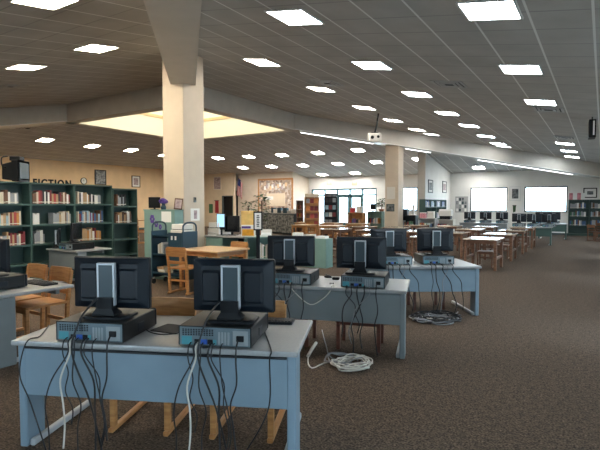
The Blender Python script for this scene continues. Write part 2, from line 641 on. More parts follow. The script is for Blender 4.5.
# hip beams, ring beams, skylight well
def hip(name, a, b, m='beam', w=.5, drop=.65):
    a = Vector(a); b = Vector(b)
    d = (b - a); dh = Vector((d.x, d.y, 0)).normalized()
    n = Vector((-dh.y, dh.x, 0)) * (w / 2)
    rings = []
    for p in (a, b):
        lo = Vector((p.x, p.y, p.z - drop)); hi = Vector((p.x, p.y, p.z + .05))
        rings.append([lo - n, lo + n, hi + n, hi - n])
    o = struct(MB().loft(rings).build(name, M[m]))
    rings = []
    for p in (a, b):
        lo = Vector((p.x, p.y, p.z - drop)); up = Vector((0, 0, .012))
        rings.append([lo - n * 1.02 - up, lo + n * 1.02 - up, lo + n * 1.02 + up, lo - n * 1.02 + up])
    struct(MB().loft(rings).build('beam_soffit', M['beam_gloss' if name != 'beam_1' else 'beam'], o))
    return o


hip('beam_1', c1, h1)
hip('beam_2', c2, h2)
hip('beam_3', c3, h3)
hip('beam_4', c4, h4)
zb = ZR - .68
mb = MB()
w = .2
mb.box((XB - w, Y1 - w, zb), (XB + w, Y2 + w, ZR + .05)).box((XA - w, Y1 - w, zb), (XA + w, Y2 + w, ZR + .05))
mb.box((XA - w, Y1 - w, zb), (XB + w, Y1 + w, ZR + .05)).box((XA - w, Y2 - w, zb), (XB + w, Y2 + w, ZR + .05))
struct(mb.build('beam_5', M['beam']))
mb = MB()
i0, i1, j0, j1 = XA + w, XB - w, Y1 + w, Y2 - w
e = .015
mb.box((i0, j0, zb), (i0 + e, j1, ZR + .1)).box((i1 - e, j0, zb), (i1, j1, ZR + .1)).box((i0, j0, zb), (i1, j0 + e, ZR + .1)).box((i0, j1 - e, zb), (i1, j1, ZR + .1))
g = .02
mb.box((i0 - .1, j0 - .1, ZR + .22), (i0 + g, j1 + .1, 7.0)).box((i1 - g, j0 - .1, ZR + .22), (i1 + .1, j1 + .1, 7.0)).box((i0 - .1, j0 - .1, ZR + .22), (i1 + .1, j0 + g, 7.0)).box((i0 - .1, j1 - g, ZR + .22), (i1 + .1, j1 + .1, 7.0))
well = struct(mb.build('trim_1', M['well']))
mb = MB()
g = .05
mb.box((i0 - .1, j0 - .1, ZR + .1), (i0 + g, j1 + .1, ZR + .22)).box((i1 - g, j0 - .1, ZR + .1), (i1 + .1, j1 + .1, ZR + .22)).box((i0 - .1, j0 - .1, ZR + .1), (i1 + .1, j0 + g, ZR + .22)).box((i0 - .1, j1 - g, ZR + .1), (i1 + .1, j1 + .1, ZR + .22))
struct(mb.build('trim_2', M['tan']))
struct(MB().box((i0 - .1, j0 - .1, 7.0), (i1 + .1, j1 + .1, 7.1)).build('skylight_window', M['sky']))

# pillars under the hips
for nm, (px_, py_) in (('pillar_1', (XB + 3.25, Y1 - 3.25)), ('pillar_2', (-7.77, 20.05))):
    zt_ = roof(px_, py_) + .03
    struct(MB().box((px_ - .305, py_ - .305, 0), (px_ + .305, py_ + .305, zt_), .012).build(nm, M['cream']))
PX1, PY1, PX2, PY2 = XB + 3.25, Y1 - 3.25, -7.77, 20.05

# office block, doorway, partition
a = on_y(204, 200, 25.8).x; b = on_y(234.3, 200, 25.8).x
d0, d1 = on_y(222, 200, 25.8).x, on_y(233, 200, 25.8).x
wall_y('wall_office', 25.8, 26.0, XL, b, 5.2, [(d0, d1, 0, 2.2)], M['tan2'])
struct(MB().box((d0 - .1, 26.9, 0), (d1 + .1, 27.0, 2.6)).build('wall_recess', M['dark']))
root = struct(bpy.data.objects.new('door_2', None)); COL.objects.link(root)
struct(MB().box((d0, 25.79, 0), (d0 + .06, 26.0, 2.2)).box((d1 - .06, 25.79, 0), (d1, 26.0, 2.2)).box((d0, 25.79, 2.14), (d1, 26.0, 2.2)).build('door_frame', M['frame'], root))
struct(MB().box((d0 + .06, 25.93, 0), (d1 - .06, 25.98, 2.14)).build('door_leaf', M['black'], root))
b2 = -17.1
struct(MB().box((b, 26.2, 0), (b2, 28.25, 5.1)).build('wall_storeroom', M['cream']))
struct(MB().box((-7.85, 23.5, 0), (-7.5, 28.25, 5.0)).build('wall_partition', M['white']))
struct(MB().box((-7.87, 23.47, 0), (-7.48, 23.5, roof(-7.6, 23.5) + .05)).build('trim_3', M['beam']))
for i, (lo, hi) in enumerate((((XL, YN, 0), (XL + .02, YF, .1)), ((-7.5, YF - .02, 0), (XRW, YF, .1)), ((XRW - .02, YN, 0), (XRW, YF, .1)))):
    struct(MB().box(lo, hi).build('baseboard_%s' % ('left', 'back', 'right')[i], M['frame']))

# ------------------------------------------------------------------ ceiling lights
TILT = math.atan(T)
ROT = {1: (0, TILT, 0), 2: (-TILT, 0, 0), 3: (0, -TILT, 0), 4: (TILT, 0, 0)}


def light_proto(key, label):
    t = thing('ceiling_light', label, 'ceiling light', group='ceiling light panels')
    h = .3
    mb = MB()
    for lo, hi in (((-h, -h), (h, -h + .025)), ((-h, h - .025), (h, h)), ((-h, -h), (-h + .025, h)), ((h - .025, -h), (h, h))):
        mb.box((*lo, -.012), (*hi, .03))
    mb.build('light_frame', M['alu'], t)
    MB().box((-h + .025, -h + .025, -.006), (h - .025, h - .025, .02)).build('diffuser', M[key], t)
    return t


protos = {}


def ceiling_light(plane, x, y, key, label):
    if key not in protos:
        o = protos[key] = light_proto(key, label)
    else:
        o = dup(protos[key], (0, 0, 0), 0, label)
    o.location = (x, y, roof(x, y) - .004)
    o.rotation_euler = ROT[plane]


def roof_at(px, py):
    d = ray(px, py)
    t = 1.0
    for _ in range(60):
        t = (roof(d.x * t, d.y * t) - EYE) / d.z * .5 + t * .5
    return d.x * t, d.y * t


for rowname, key, pix in (('above the carpet aisle', 'panel_cool', ((490, 10), (521, 69), (540.5, 102), (565, 143.4), (569, 151), (572, 156.7))),
                          ('above the reading tables', 'panel_cool', ((295, 17), (372, 65), (417, 94), (447, 113), (469, 125.5), (486, 136), (498, 143.4), (503.5, 146.2))),
                          ('running past the projector', 'panel', ((262, 62), (321, 89), (364, 107.5), (393, 120.3), (417, 129.6), (431.5, 134.2)))):
    for k, q in enumerate(pix):
        ceiling_light(1, *roof_at(*q), 'panel_low' if q in ((431.5, 134.2), (503.5, 146.2)) else key, f'square white ceiling light, {ORD[k]} from the front in the row {rowname}')
for rowname, pix in (('first row beyond the skylight', ((218, 158), (248.7, 156.5), (282, 155), (318, 152.8), (358, 150))),
                     ('second row beyond the skylight', ((242.8, 167.5), (271.6, 166.4), (303, 165.3), (338, 163.7), (376.5, 162), (418.7, 159))),
                     ('last row before the entrance', ((322, 174.4), (355, 173), (478.7, 167.5)))):
    for k, q in enumerate(pix):
        ceiling_light(2, *roof_at(*q), 'panel_far', f'square ceiling light, {ORD[k]} from the mural side in the {rowname}')
for k, q in enumerate(((45, 140), (92, 146), (131, 150), (165, 155))):
    ceiling_light(3, *roof_at(*q), 'panel_warm', f'square ceiling light, {ORD[k]} from the television along the FICTION wall')
for lab, q in (('square ceiling light in the brown ceiling above the television', (26, 67)),
               ('square ceiling light in the brown ceiling beside the front ceiling beam', (96, 48)),
               ('square ceiling light at the very top edge of the brown ceiling', (45, 0))):
    ceiling_light(4, *roof_at(*q), 'panel_warm', lab)
for k, (x, y) in enumerate(((-21.65, 9.9), (-21.65, 7.45), (-21.65, 5.0))):
    ceiling_light(3, x, y, 'panel_warm', f'square ceiling light above the FICTION wall row, {ORD[k]} one before the television')
for k, (x, y) in enumerate(((-12.6, 5.43), (-15.0, 5.43), (-12.6, 2.9), (-10.1, 2.9), (-7.7, 2.9))):
    ceiling_light(4, x, y, 'panel_warm', f'square ceiling light in the brown ceiling beyond the television, {ORD[k]} one')


def ceiling_vent(x, y, plane, label):
    t = thing('ceiling_vent', label, 'vent', (x, y, roof(x, y) - .003), group='ceiling air vents')
    t.rotation_euler = ROT[plane]
    mb = MB()
    for k, h in enumerate((.30, .22, .14)):
        z = -.012 - .006 * k
        for lo, hi in (((-h, -h), (h, -h + .05)), ((-h, h - .05), (h, h)), ((-h, -h), (-h + .05, h)), ((h - .05, -h), (h, h))):
            mb.box((*lo, z), (*hi, z + .012))
    mb.build('vent_louvre', M['vent'], t)
    MB().box((-.28, -.28, -.004), (.28, .28, .02)).build('vent_backing', M['ventdark'], t)


ceiling_vent(-1.07, 12.0, 1, 'grey ceiling air vent between lights in the aisle row')
ceiling_vent(-1.07, 17.2, 1, 'grey ceiling air vent just before the far cluster of aisle lights')
ceiling_vent(-5.5, 9.9, 1, 'grey ceiling air vent before the second light of the projector row')
ceiling_vent(-2.6, 9.6, 1, 'grey ceiling air vent between the aisle row and reading table row')
ceiling_vent(-13.0, 6.6, 4, 'dark ceiling air vent in the brown ceiling beside the skylight beam')
ceiling_vent(-20.2, 10.9, 3, 'dark ceiling air vent above the FICTION wall beside first warm light')

# projector hanging from the ceiling
pt = on_y(378.5, 113.5, 14.5)
for _ in range(8):
    yy = pt.y
    d = ray(378.5, 113.5)
    t_ = (roof(pt.x, pt.y) - EYE) / d.z
    pt = Vector((d.x * t_, d.y * t_, roof(d.x * t_, d.y * t_)))
pr = thing('projector', 'white projector hanging on a black rod from the tiled ceiling', 'projector', (pt.x, pt.y, pt.z), YAW)
MB().tube([(0, 0, .03), (-.05, 0, -.35), (-.12, 0, -.64)], .028, 8, smooth=2).build('mount_rod', M['black'], pr)
MB().box((-.2, -.13, -.03), (.02, .13, .0)).build('mount_plate', M['black'], pr).location = (-.04, 0, -.62)
MB().box((-.35, -.17, -.93), (.08, .17, -.64), .05, seg=2).build('projector_body', M['offwhite'], pr)
MB().lathe([(.055, -.01), (.055, .03), (.04, .035)], 14).build('lens', M['black'], pr).matrix_local = Matrix.Translation((-.22, -.16, -.79)) @ Matrix.Rotation(PI / 2, 4, 'X')
MB().lathe([(.045, -.01), (.045, .02), (.03, .025)], 14).build('lens_cap', M['black'], pr).matrix_local = Matrix.Translation((-.03, -.16, -.77)) @ Matrix.Rotation(PI / 2, 4, 'X')

# black sign box hanging from the ceiling over the aisle
q = at(592, 129.5, 3.0)
q = deep(592, 129.5, 10.9)
hs = thing('hanging_sign', 'black sign box with white edge hanging over the aisle', 'sign', (q.x, q.y, 0), 0.06)
MB().box((-.07, -.22, q.z - .2), (.07, .22, q.z + .2), .01).build('sign_box', M['black'], hs)
MB().box((.01, -.228, q.z - .15), (.04, -.21, q.z + .16)).build('sign_edge', M['paper'], hs)
MB().tube([(0, 0, q.z + .19), (0, 0, roof(q.x, q.y) + .03)], .012, 6).build('sign_rod', M['black'], hs)


# ------------------------------------------------------------------ computer desks, computers
def rail(mb, a, b, size, m=None):
    """a straight square bar from a to b"""
    a = Vector(a); b = Vector(b); d = b - a
    q = d.to_track_quat('Z', 'Y').to_matrix()
    h = size / 2
    ring = lambda p: [p + q @ Vector((sx * h, sy * h, 0)) for sx, sy in ((-1, -1), (1, -1), (1, 1), (-1, 1))]
    mb.loft([ring(a), ring(b)], True, m)


def desk(label, loc, rz, L=1.83, D=.76, H=.70, panel='blue_panel', group='grey computer desks'):
    t = thing('computer_desk', label, 'desk', loc, rz, group)
    MB().box((-L / 2, -D / 2, H - .034), (L / 2, D / 2, H), .012, seg=2).build('desktop', M['lam'], t)
    MB().box((-L / 2 + .05, -D / 2 + .045, H - .36), (L / 2 - .05, -D / 2 + .065, H - .055), .004).build('modesty_panel', M[panel], t)
    MB().box((-L / 2 + .08, -D / 2 + .07, H - .09), (L / 2 - .08, -D / 2 + .11, H - .034)).box((-L / 2 + .08, D / 2 - .16, H - .09), (L / 2 - .08, D / 2 - .12, H - .034)).build('frame', M['grey_panel'], t)
    for sx in (-1, 1):
        x = sx * (L / 2 - .045)
        lg = MB().box((x - .027, -D / 2 + .04, 0), (x + .027, -D / 2 + .22, H - .034), .008).build('leg', M[panel], t)
        xi = x - sx * .045
        MB().box((xi - .018, -D / 2 + .06, 0), (xi + .018, D / 2 - .1, .045), .008).build('foot', M['foot'], lg)
    return t


def cable(label, pts, r=.0055, m='cable', name='cable', smooth=6):
    return tag(MB().tube(pts, r, 6, smooth=smooth).build(name, M[m], smooth=True), label, 'cable')


PCH = .128


def make_pc(label):
    W, D, H = .45, .46, PCH
    t = thing('desktop_computer', label, 'computer', group='flat black desktop computers')
    MB().box((-W / 2, -D / 2 + .004, .008), (W / 2, D / 2 - .03, H), .005).build('case', M['case'], t)
    MB().box((-W / 2, D / 2 - .03, .008), (W / 2, D / 2, H + .002), .01).build('front_bezel', M['black2'], t)
    for sx in (-1, 1):
        for sy in (-1, 1):
            MB().lathe([(.016, 0), (.014, .009)], 10, (sx * .16, sy * .16, 0)).build('rubber_foot', M['blackmat'], t)
    y = -D / 2
    MB().box((-W / 2, y - .001, .01), (-W / 2 + .012, y + .01, H)).box((W / 2 - .012, y - .001, .01), (W / 2, y + .01, H)).box((-W / 2, y - .001, H - .016), (W / 2, y + .01, H)).build('rear_rim', M['case'], t)
    rp = MB().box((-W / 2 + .008, y - .002, .014), (W / 2 - .008, y + .006, H - .006)).build('rear_plate', M['plate'], t)
    mb = MB()
    for r in range(4):
        for c in range(12):
            x = -.20 + c * .0165
            mb.box((x, y - .0035, .072 + r * .0105), (x + .011, y - .001, .079 + r * .0105))
    mb.build('vent_grille', M['black2'], rp)
    MB().box((-.205, y - .004, .018), (-.14, y - .001, .066)).build('io_shield', M['porttoq'], rp)
    for k, (x, w, m) in enumerate(((-.125, .034, 'black'), (-.085, .04, 'portblue'), (-.042, .03, 'black'), (-.008, .02, 'porttoq'))):
        MB().box((x, y - .007, .022), (x + w, y - .001, .05), .002).build('port', M[m], rp)
    for k in range(4):
        x = .022 + k * .019
        MB().box((x, y - .005, .02), (x + .013, y - .001, .098), .002).build('slot_cover', M['slot'], rp)
    ps = MB().box((.112, y - .005, .02), (.205, y - .001, .108), .003).build('power_supply', M['slot'], rp)
    MB().box((.135, y - .014, .045), (.18, y - .002, .08), .003).build('power_socket', M['black'], rp)
    MB().box((W / 2 - .001, -.05, .035), (W / 2 + .003, .03, .085), .002).build('side_grille', M['black2'], t)
    return t


def rrect(w, h, r, y, n=4, cx=0, cz=0):
    pts = []
    for qx, qz, a0 in ((1, 1, 0), (-1, 1, PI / 2), (-1, -1, PI), (1, -1, 1.5 * PI)):
        for k in range(n + 1):
            a = a0 + k * PI / 2 / n
            pts.append((cx + qx * (w / 2 - r) + r * math.cos(a), y, cz + qz * (h / 2 - r) + r * math.sin(a)))
    return pts


def make_monitor(label):
    W, H, zc = .53, .335, .215
    t = thing('monitor', label, 'monitor', group='black computer monitors')
    MB().loft([rrect(W, H, .012, .0, cz=zc), rrect(W, H, .012, .026, cz=zc)]).build('bezel', M['black'], t)
    MB().box((-W / 2 + .018, .024, zc - H / 2 + .022), (W / 2 - .018, .0275, zc + H / 2 - .018)).build('screen', M['screen'], t)
    MB().loft([rrect(W - .006, H - .006, .012, .002, cz=zc), rrect(W - .012, H - .012, .014, -.008, cz=zc), rrect(W * .76, H * .74, .02, -.034, cz=zc)]).build('rear_housing', M['black2'], t)
    for sx in (-1, 1):
        MB().loft([rrect(.13, .21, .012, -.03, cz=zc - .005, cx=sx * .135), rrect(.10, .175, .012, -.047, cz=zc - .005, cx=sx * .135)]).build('housing_bulge', M['black2'], t)
    MB().box((.12, -.018, zc + .112), (.2, -.0125, zc + .122)).build('vent_strip', M['black'], t)
    mb = MB()
    cw, chh, cz = .12, .275, .213
    for lo, hi in (((-cw / 2, cz - chh / 2), (-cw / 2 + .012, cz + chh / 2)), ((cw / 2 - .012, cz - chh / 2), (cw / 2, cz + chh / 2)), ((-cw / 2, cz + chh / 2 - .014), (cw / 2, cz + chh / 2)), ((-cw / 2, cz - chh / 2), (cw / 2, cz - chh / 2 + .014))):
        mb.box((lo[0], -.078, lo[1]), (hi[0], -.044, hi[1]), .003)
    col = mb.build('stand_column', M['silver'], t)
    MB().box((-cw / 2 + .011, -.074, cz - chh / 2 + .01), (cw / 2 - .014, -.034, cz + chh / 2 - .012)).build('column_insert', M['insert'], col)
    MB().box((-.02, -.082, cz - chh / 2 + .004), (.02, -.072, cz - chh / 2 + .05), .004).build('cable_hook', M['black'], col)
    MB().loft([[(x * .075, -.06 + y * .05, z) for x, y in ((-1, -1), (1, -1), (1, 1), (-1, 1))] if z < .03 else [(x * .055, -.07 + y * .028, z) for x, y in ((-1, -1), (1, -1), (1, 1), (-1, 1))] for z in (.012, .028, .06, .13)]).build('neck', M['black'], t)
    pl = [(x, y) for x, _, y in rrect(.31, .22, .05, 0, 5)]
    MB().loft([[(x, y - .02, 0) for x, y in pl], [(x, y - .02, .012) for x, y in pl], [(x * .9, y * .9 - .02, .018) for x, y in pl]]).build('base', M['black'], t)
    return t


def make_keyboard(label):
    t = thing('keyboard', label, 'keyboard', group='black keyboards')
    MB().loft([[(x, y, 0) for x, _, y in rrect(.45, .155, .012, 0)], [(x, y, .012 + .05 * (y + .08)) for x, _, y in rrect(.45, .155, .012, 0)]]).build('keyboard_base', M['black'], t)
    mb = MB()
    for r in range(5):
        for c in range(18):
            x = -.212 + c * .0236
            y = -.06 + r * .025
            z = .012 + .05 * (y + .09)
            mb.box((x, y, z), (x + .019, y + .02, z + .006))
    mb.build('keys', M['black2'], t)
    return t


def make_mouse(label):
    t = thing('computer_mouse', label, 'mouse', group='black computer mice')
    rings = []
    for k in range(7):
        a = k / 6
        s_ = math.sin(PI * (.12 + .76 * a))
        rings.append([(.032 * s_ * math.cos(2 * PI * j / 12), -.055 + .11 * a, .0 + (.036 * s_ * max(0, math.sin(2 * PI * j / 12)))) for j in range(12)])
    MB().loft(rings).build('shell', M['black'], t, smooth=True)
    MB().box((-.004, .018, .028), (.004, .038, .038), .002).build('scroll_wheel', M['insert'], t)
    return t


pc0 = make_pc('x'); mon0 = make_monitor('x'); kb0 = make_keyboard('x'); ms0 = make_mouse('x')
_first = {}


def put(proto, loc, rz, label):
    if proto.name not in _first:
        _first[proto.name] = 1
        proto.location = loc; proto.rotation_euler = (0, 0, rz); proto['label'] = label
        return proto
    return dup(proto, loc, rz, label)


def desk_by(right, left, D=.76):
    """location and heading of a desk whose rear top edge runs from left to right"""
    d = (right - left); d.z = 0; d.normalize()
    n = Vector((-d.y, d.x, 0))
    return d, n


H0 = .70


def station(origin, d, n, x, rear, label_pc, label_mon, yaw=0.0, dmon=.20, monx=0.0):
    """a computer with its monitor standing on it; x = distance of its middle from the desk's corner 'origin' along -d, rear = its rear face's distance from the rear edge"""
    rz = math.atan2(d.y, d.x)
    p = origin - d * x + n * (rear + .23)
    pc = put(pc0, (p.x, p.y, H0), rz + yaw, label_pc)
    dd = Vector((math.cos(rz + yaw), math.sin(rz + yaw), 0)); nn = Vector((-dd.y, dd.x, 0))
    q = p + nn * (dmon - .23) + dd * monx
    put(mon0, (q.x, q.y, H0 + PCH), rz + yaw, label_mon)
    return p, dd, nn, rear


def along(px, py, origin, d):
    """distance from the corner along the desk of the point seen at px,py on the desk top's height"""
    v = at(px, py, H0) - origin
    return -(v.dot(d)), v


# front desk
dk = {}
R1, L1 = at(298, 352.5, H0), at(10, 340.5, H0)
d, n = desk_by(R1, L1)
L_ = (R1 - L1).length
ctr = R1 - d * L_ / 2 + n * .40
desk('grey computer desk in front, carrying two computers with backs turned', (ctr.x, ctr.y, 0), math.atan2(d.y, d.x), L_, .80)
dk['front'] = (R1, d, n)
v1, v2 = at(84.5, 345.8, H0), at(211.5, 351.8, H0)
ST = []
for key, v, lp, lm, yw in (('a', v1, 'flat black desktop computer on the front desk, end beside the grey side desk', 'black monitor with silver stand column on the front desk, end away from the aisle', -.02),
                           ('b', v2, 'flat black desktop computer on the front desk, end nearer the carpet aisle', 'black monitor with silver stand column on the front desk, end nearer the carpet aisle', -.02)):
    w = v - R1
    ST.append(station(R1, d, n, -w.dot(d), max(.02, w.dot(n)), lp, lm, yw, .21, .03 if key == 'a' else .055))
# keyboards, mat, mouse, paper slip on the front desk
rz1 = math.atan2(d.y, d.x)


def on_desk(px, py):
    return at(px, py, H0)


k_ = on_desk(150, 316)
k_ = at(146, 311, H0)
put(kb0, (k_.x + .0, k_.y + .12, H0), rz1 + PI, 'black keyboard behind the front desk computer beside the grey side desk')
k_ = at(263, 321.5, H0)
put(kb0, (k_.x, k_.y, H0), rz1 + PI, 'black keyboard behind the front desk computer nearer the aisle')
k_ = at(172, 329, H0)
mp = MB().loft([[(x, y, 0) for x, _, y in rrect(.22, .20, .015, 0)], [(x, y, .005) for x, _, y in rrect(.22, .20, .015, 0)]]).build('mouse_pad', M['blackmat'], loc=(k_.x, k_.y, H0), rz=rz1 - .25)
tag(mp, 'black mouse pad between the two computers on the front desk', 'mouse pad')
k_ = at(152, 318.5, H0)
put(ms0, (k_.x, k_.y, H0), rz1 + .4, 'black computer mouse between the computers on the front desk')
k_ = at(211, 311, H0)
sl = MB().box((-.05, -.035, 0), (.05, .035, .002)).build('paper_slip', M['orange'], loc=(k_.x, k_.y, H0), rz=rz1 + .4)
tag(sl, 'small orange paper slip behind a computer on the front desk', 'paper')

# second desk
R2, L2 = at(407, 291, H0), at(272.5, 284.8, H0)
d2, n2 = desk_by(R2, L2)
ctr = R2 - d2 * .915 + n2 * .39
desk('grey computer desk with white cable heap on the carpet below', (ctr.x, ctr.y, 0), math.atan2(d2.y, d2.x), 1.83, .78, panel='grey_panel')
rz2 = math.atan2(d2.y, d2.x)
S2 = []
for px, py, lp, lm, yw in ((362, 289.5, 'flat black desktop computer on the second desk, end nearer the aisle', 'black monitor on the second desk, end nearer the aisle', .0),
                           (289.5, 285.1, 'flat black desktop computer on the second desk, end nearer the white pillar', 'black monitor on the second desk, end nearer the white pillar', .04)):
    w = at(px, py, H0) - R2
    S2.append(station(R2, d2, n2, -w.dot(d2), max(.02, w.dot(n2)), lp, lm, yw, .22, -.05))
k_ = at(328, 277.5, H0)
put(ms0, (k_.x, k_.y, H0), rz2 + 1.0, 'black computer mouse between the computers on the second desk')
k_ = at(336, 279.5, H0)
tag(MB().box((-.04, -.03, 0), (.04, .03, .028), .006).build('cable_hub', M['black'], loc=(k_.x, k_.y, H0), rz=rz2), 'small black cable hub beside the mouse on the second desk', 'hub')

# third desk
R3, L3 = at(482, 266.3, H0), at(411, 266.6, H0)
d3, n3 = desk_by(R3, L3)
ctr = R3 - d3 * .915 + n3 * .50
desk('grey computer desk with black cable heap below, nearest the wooden tables', (ctr.x, ctr.y, 0), math.atan2(d3.y, d3.x), 1.83, 1.0)
rz3 = math.atan2(d3.y, d3.x)
S3 = []
for px, py, lp, lm, yw in ((438.5, 265, 'flat black desktop computer on the third desk, end nearer the aisle', 'black monitor on the third desk, end nearer the aisle', .0),
                           (396, 265.5, 'flat black desktop computer on the third desk, end nearer the square pillar', 'black monitor on the third desk, end nearer the square pillar', .05)):
    w = at(px, py, H0) - R3
    S3.append(station(R3, d3, n3, -w.dot(d3), max(.02, w.dot(n3)), lp, lm, yw, .22, .02 if px > 420 else -.06))

# side desk (grey, seen from its end) with its computer
Rs = at(73.5, 284.5, H0)
dS, nS = Vector((1, 0, 0)), Vector((0, 1, 0))
ctr = Rs - dS * .915 - nS * .40
desk('grey computer desk seen from its end beside the front desk', (ctr.x, ctr.y, 0), 0, 1.83, .82, panel='grey_panel')
pp = at(18, 297, H0)
SA = station(Vector((Rs.x, Rs.y - .81, H0)), dS, nS, .50, .02, 'flat black desktop computer on the grey side desk', 'black monitor on the grey side desk at the picture edge', 0, .24)
k_ = at(46, 284.5, H0)
put(kb0, (k_.x - .12, k_.y, H0), .0, 'black keyboard on the grey side desk')

# dark desk before the tall bookcases, two monitors
Rb = at(77, 251, H0)
ctr = Vector((Rb.x - .62, Rb.y + .38, 0))
desk('grey computer desk standing before the tall green bookcases', (ctr.x + .10, ctr.y, 0), 0, 1.0, .76, panel='grey_panel')
for px, lp, lm, yw in ((58, 'flat black desktop computer on the desk before the bookcases', 'black monitor turned edge-on before the bookcases, nearer the shorter bookcase', -.9),
                       ):
    w = at(px, 250.5, H0)
    put(pc0, (w.x + .02, Rb.y + .24, H0), 0, lp)
    put(mon0, (w.x + .0, Rb.y + .24, H0 + PCH), yw, lm)
w = at(43, 248, H0)
put(mon0, (w.x + .22, Rb.y + .22, H0), -.55, 'black monitor standing on the desk top before the bookcases, beside the computer')


# ------------------------------------------------------------------ cables hanging behind the computers
def drop(st, x, z0, sway, length, label, m='cable', r=.0055, back=0.05, end=None):
    p, dd, nn, rear = st
    back = rear + .022
    a = p + dd * x - nn * .238
    a.z = H0 + z0
    e1 = a - nn * (back - .004); e1.z = H0 + .012
    edge = a - nn * (back + .004); edge.z = H0 - .06
    pts = [a, e1, edge]
    for k in range(1, 5):
        t = k / 4
        q = edge + dd * (sway * math.sin(t * 2.2) + .02 * math.sin(t * 9 + x * 40)) + nn * (.02 * math.sin(t * 5 + x * 30))
        q.z = H0 - .06 - (length - .06) * t
        pts.append(q)
    if end is not None:
        pts.append(Vector(end))
    return cable(label, pts, r, m)


where = {0: 'the front computer beside the side desk', 1: 'the front computer nearer the aisle'}
spec = [(-.115, .035, -.16, .69, 'cable', .0045, 'black cable slanting away behind '),
        (-.10, .03, -.06, .66, 'cablew', .0055, 'white cable hanging to the carpet behind '),
        (-.07, .03, .015, .68, 'cable', .0045, 'black cable from the blue connector behind '),
        (-.02, .03, .09, .69, 'cable', .006, 'thick black cable bowing toward the aisle behind '),
        (.0, .03, .12, .6, 'cable', .004, 'thin black cable from the middle ports behind '),
        (.145, .055, -.03, .58, 'cable', .005, 'black power cord hanging straight behind '),
        (.05, .03, .07, .66, 'cable', .004, 'thin black cable drifting toward the aisle behind '),
        (-.145, .03, .05, .5, 'cable', .004, 'short thin black cable crossing the others behind '),
        ]
for i, st in enumerate(ST):
    for x, z0, sway, ln, m, r, lab in spec:
        drop(st, x, z0, sway * (1 if i == 0 else .8), ln, lab + where[i], m, r, .035)
# monitor leads looping over the computers down behind the desk
for i, st in enumerate(ST):
    p, dd, nn, rear = st
    a = p - nn * .135 + Vector((0, 0, H0 - p.z + PCH + .13))
    eo = .25 + rear
    q = [a, a - nn * .06 + Vector((0, 0, -.05)) - dd * .03, p - nn * .245 - dd * .06 + Vector((0, 0, H0 - p.z + .13)), p - nn * (eo + .02) - dd * .08 + Vector((0, 0, H0 - p.z - .05)),
         p - nn * eo + dd * .02 + Vector((0, 0, H0 - p.z - .35)), p - nn * eo + dd * .1 + Vector((0, 0, H0 - p.z - .68))]
    cable('black monitor lead running down over ' + where[i], q, .006)
# loose lead over the desk edge and the one along the gap under the top
q0 = at(49, 326, H0); q1 = at(40, 337, H0); q2 = at(33, 343, H0 - .02)
e = Vector((q2.x, q2.y, 0)) - n * .06
cable('thin black lead dropping off the desk end beside the side desk', [q0 + Vector((0, 0, .006)), q1 + Vector((0, 0, .006)), e + Vector((0, 0, H0 + .0)), e + d * -.05 + Vector((0, 0, H0 - .2)), e + d * .02 + Vector((0, 0, H0 - .38)), e + d * .12 + Vector((0, 0, .02))], .0045)
g0 = L1 + d * .09 + n * .02; g1 = R1 - d * .07 + n * .02
cable('long black cable tucked along the gap under the front desk top', [Vector((g0.x, g0.y, H0 - .045)), Vector(((g0.x + g1.x) / 2, (g0.y + g1.y) / 2, H0 - .05)), Vector((g1.x, g1.y, H0 - .045))], .009)
m0 = at(271, 331, H0)
st = ST[1]
cable('thin black lead falling from the keyboard end of the front desk', [m0 - d * .05 + Vector((0, 0, .006)), Vector((*(R1 - d * .16 + n * .01).xy, H0 + .006)), Vector((*(R1 - d * .165 - n * .012).xy, H0 - .05)), Vector((*(R1 - d * .17 + n * .02).xy, H0 - .3)), Vector((*(R1 - d * .22 + n * .0).xy, H0 - .45)), Vector((*(R1 - d * .36 + n * .05).xy, .012))], .0045)
a_ = at(164, 334, H0)
cable('thin black mouse lead lying on the front desk top', [at(152, 320, H0 + .004), at(146, 329, H0 + .004), at(158, 334, H0 + .004), at(176, 333, H0 + .004), at(186, 327, H0 + .004)], .004)

w2 = {0: 'second desk computer nearer the aisle', 1: 'second desk computer nearer the white pillar'}
for i, st in enumerate(S2):
    for x, z0, sway, ln, m, r, lab in ((-.11, .03, -.10, .50, 'cable', .006, 'black cable slanting away behind the '), (-.05, .03, .05, .60, 'cable', .006, 'black cable in the middle behind the '),
                                       (.02, .03, -.12, .66, 'cable', .007, 'thick black cable crossing the panel behind the '), (.14, .055, .0, .66, 'cable', .006, 'black power cord behind the '),
                                       (-.16, .03, .13, .45, 'cable', .0045, 'thin black cable crossing the others behind the '), (.07, .03, -.20, .56, 'cableg', .0045, 'thin grey cable slanting behind the ')):
        drop(st, x, z0, sway, ln, lab + w2[i], m, r, .03)
p, dd, nn, rear = S2[1]
cable('white cable sagging in a swag along the second desk', [p - nn * .24 - dd * .0 + Vector((0, 0, H0 - p.z + .03)), Vector((*(p - nn * .270 + dd * .01).xy, H0 + .012)), Vector((*(p - nn * .27 + dd * .05).xy, H0 - .06)), Vector((*(p - nn * .26 + dd * .22).xy, H0 - .19)), Vector((*(p - nn * .26 + dd * .36).xy, H0 - .12)), Vector((*(p - nn * .26 + dd * .44).xy, H0 - .03)), Vector((*(p - nn * .268 + dd * .45).xy, H0 + .012)), Vector((*(p - nn * .2 + dd * .46).xy, H0 + .01))], .006, 'cablew')
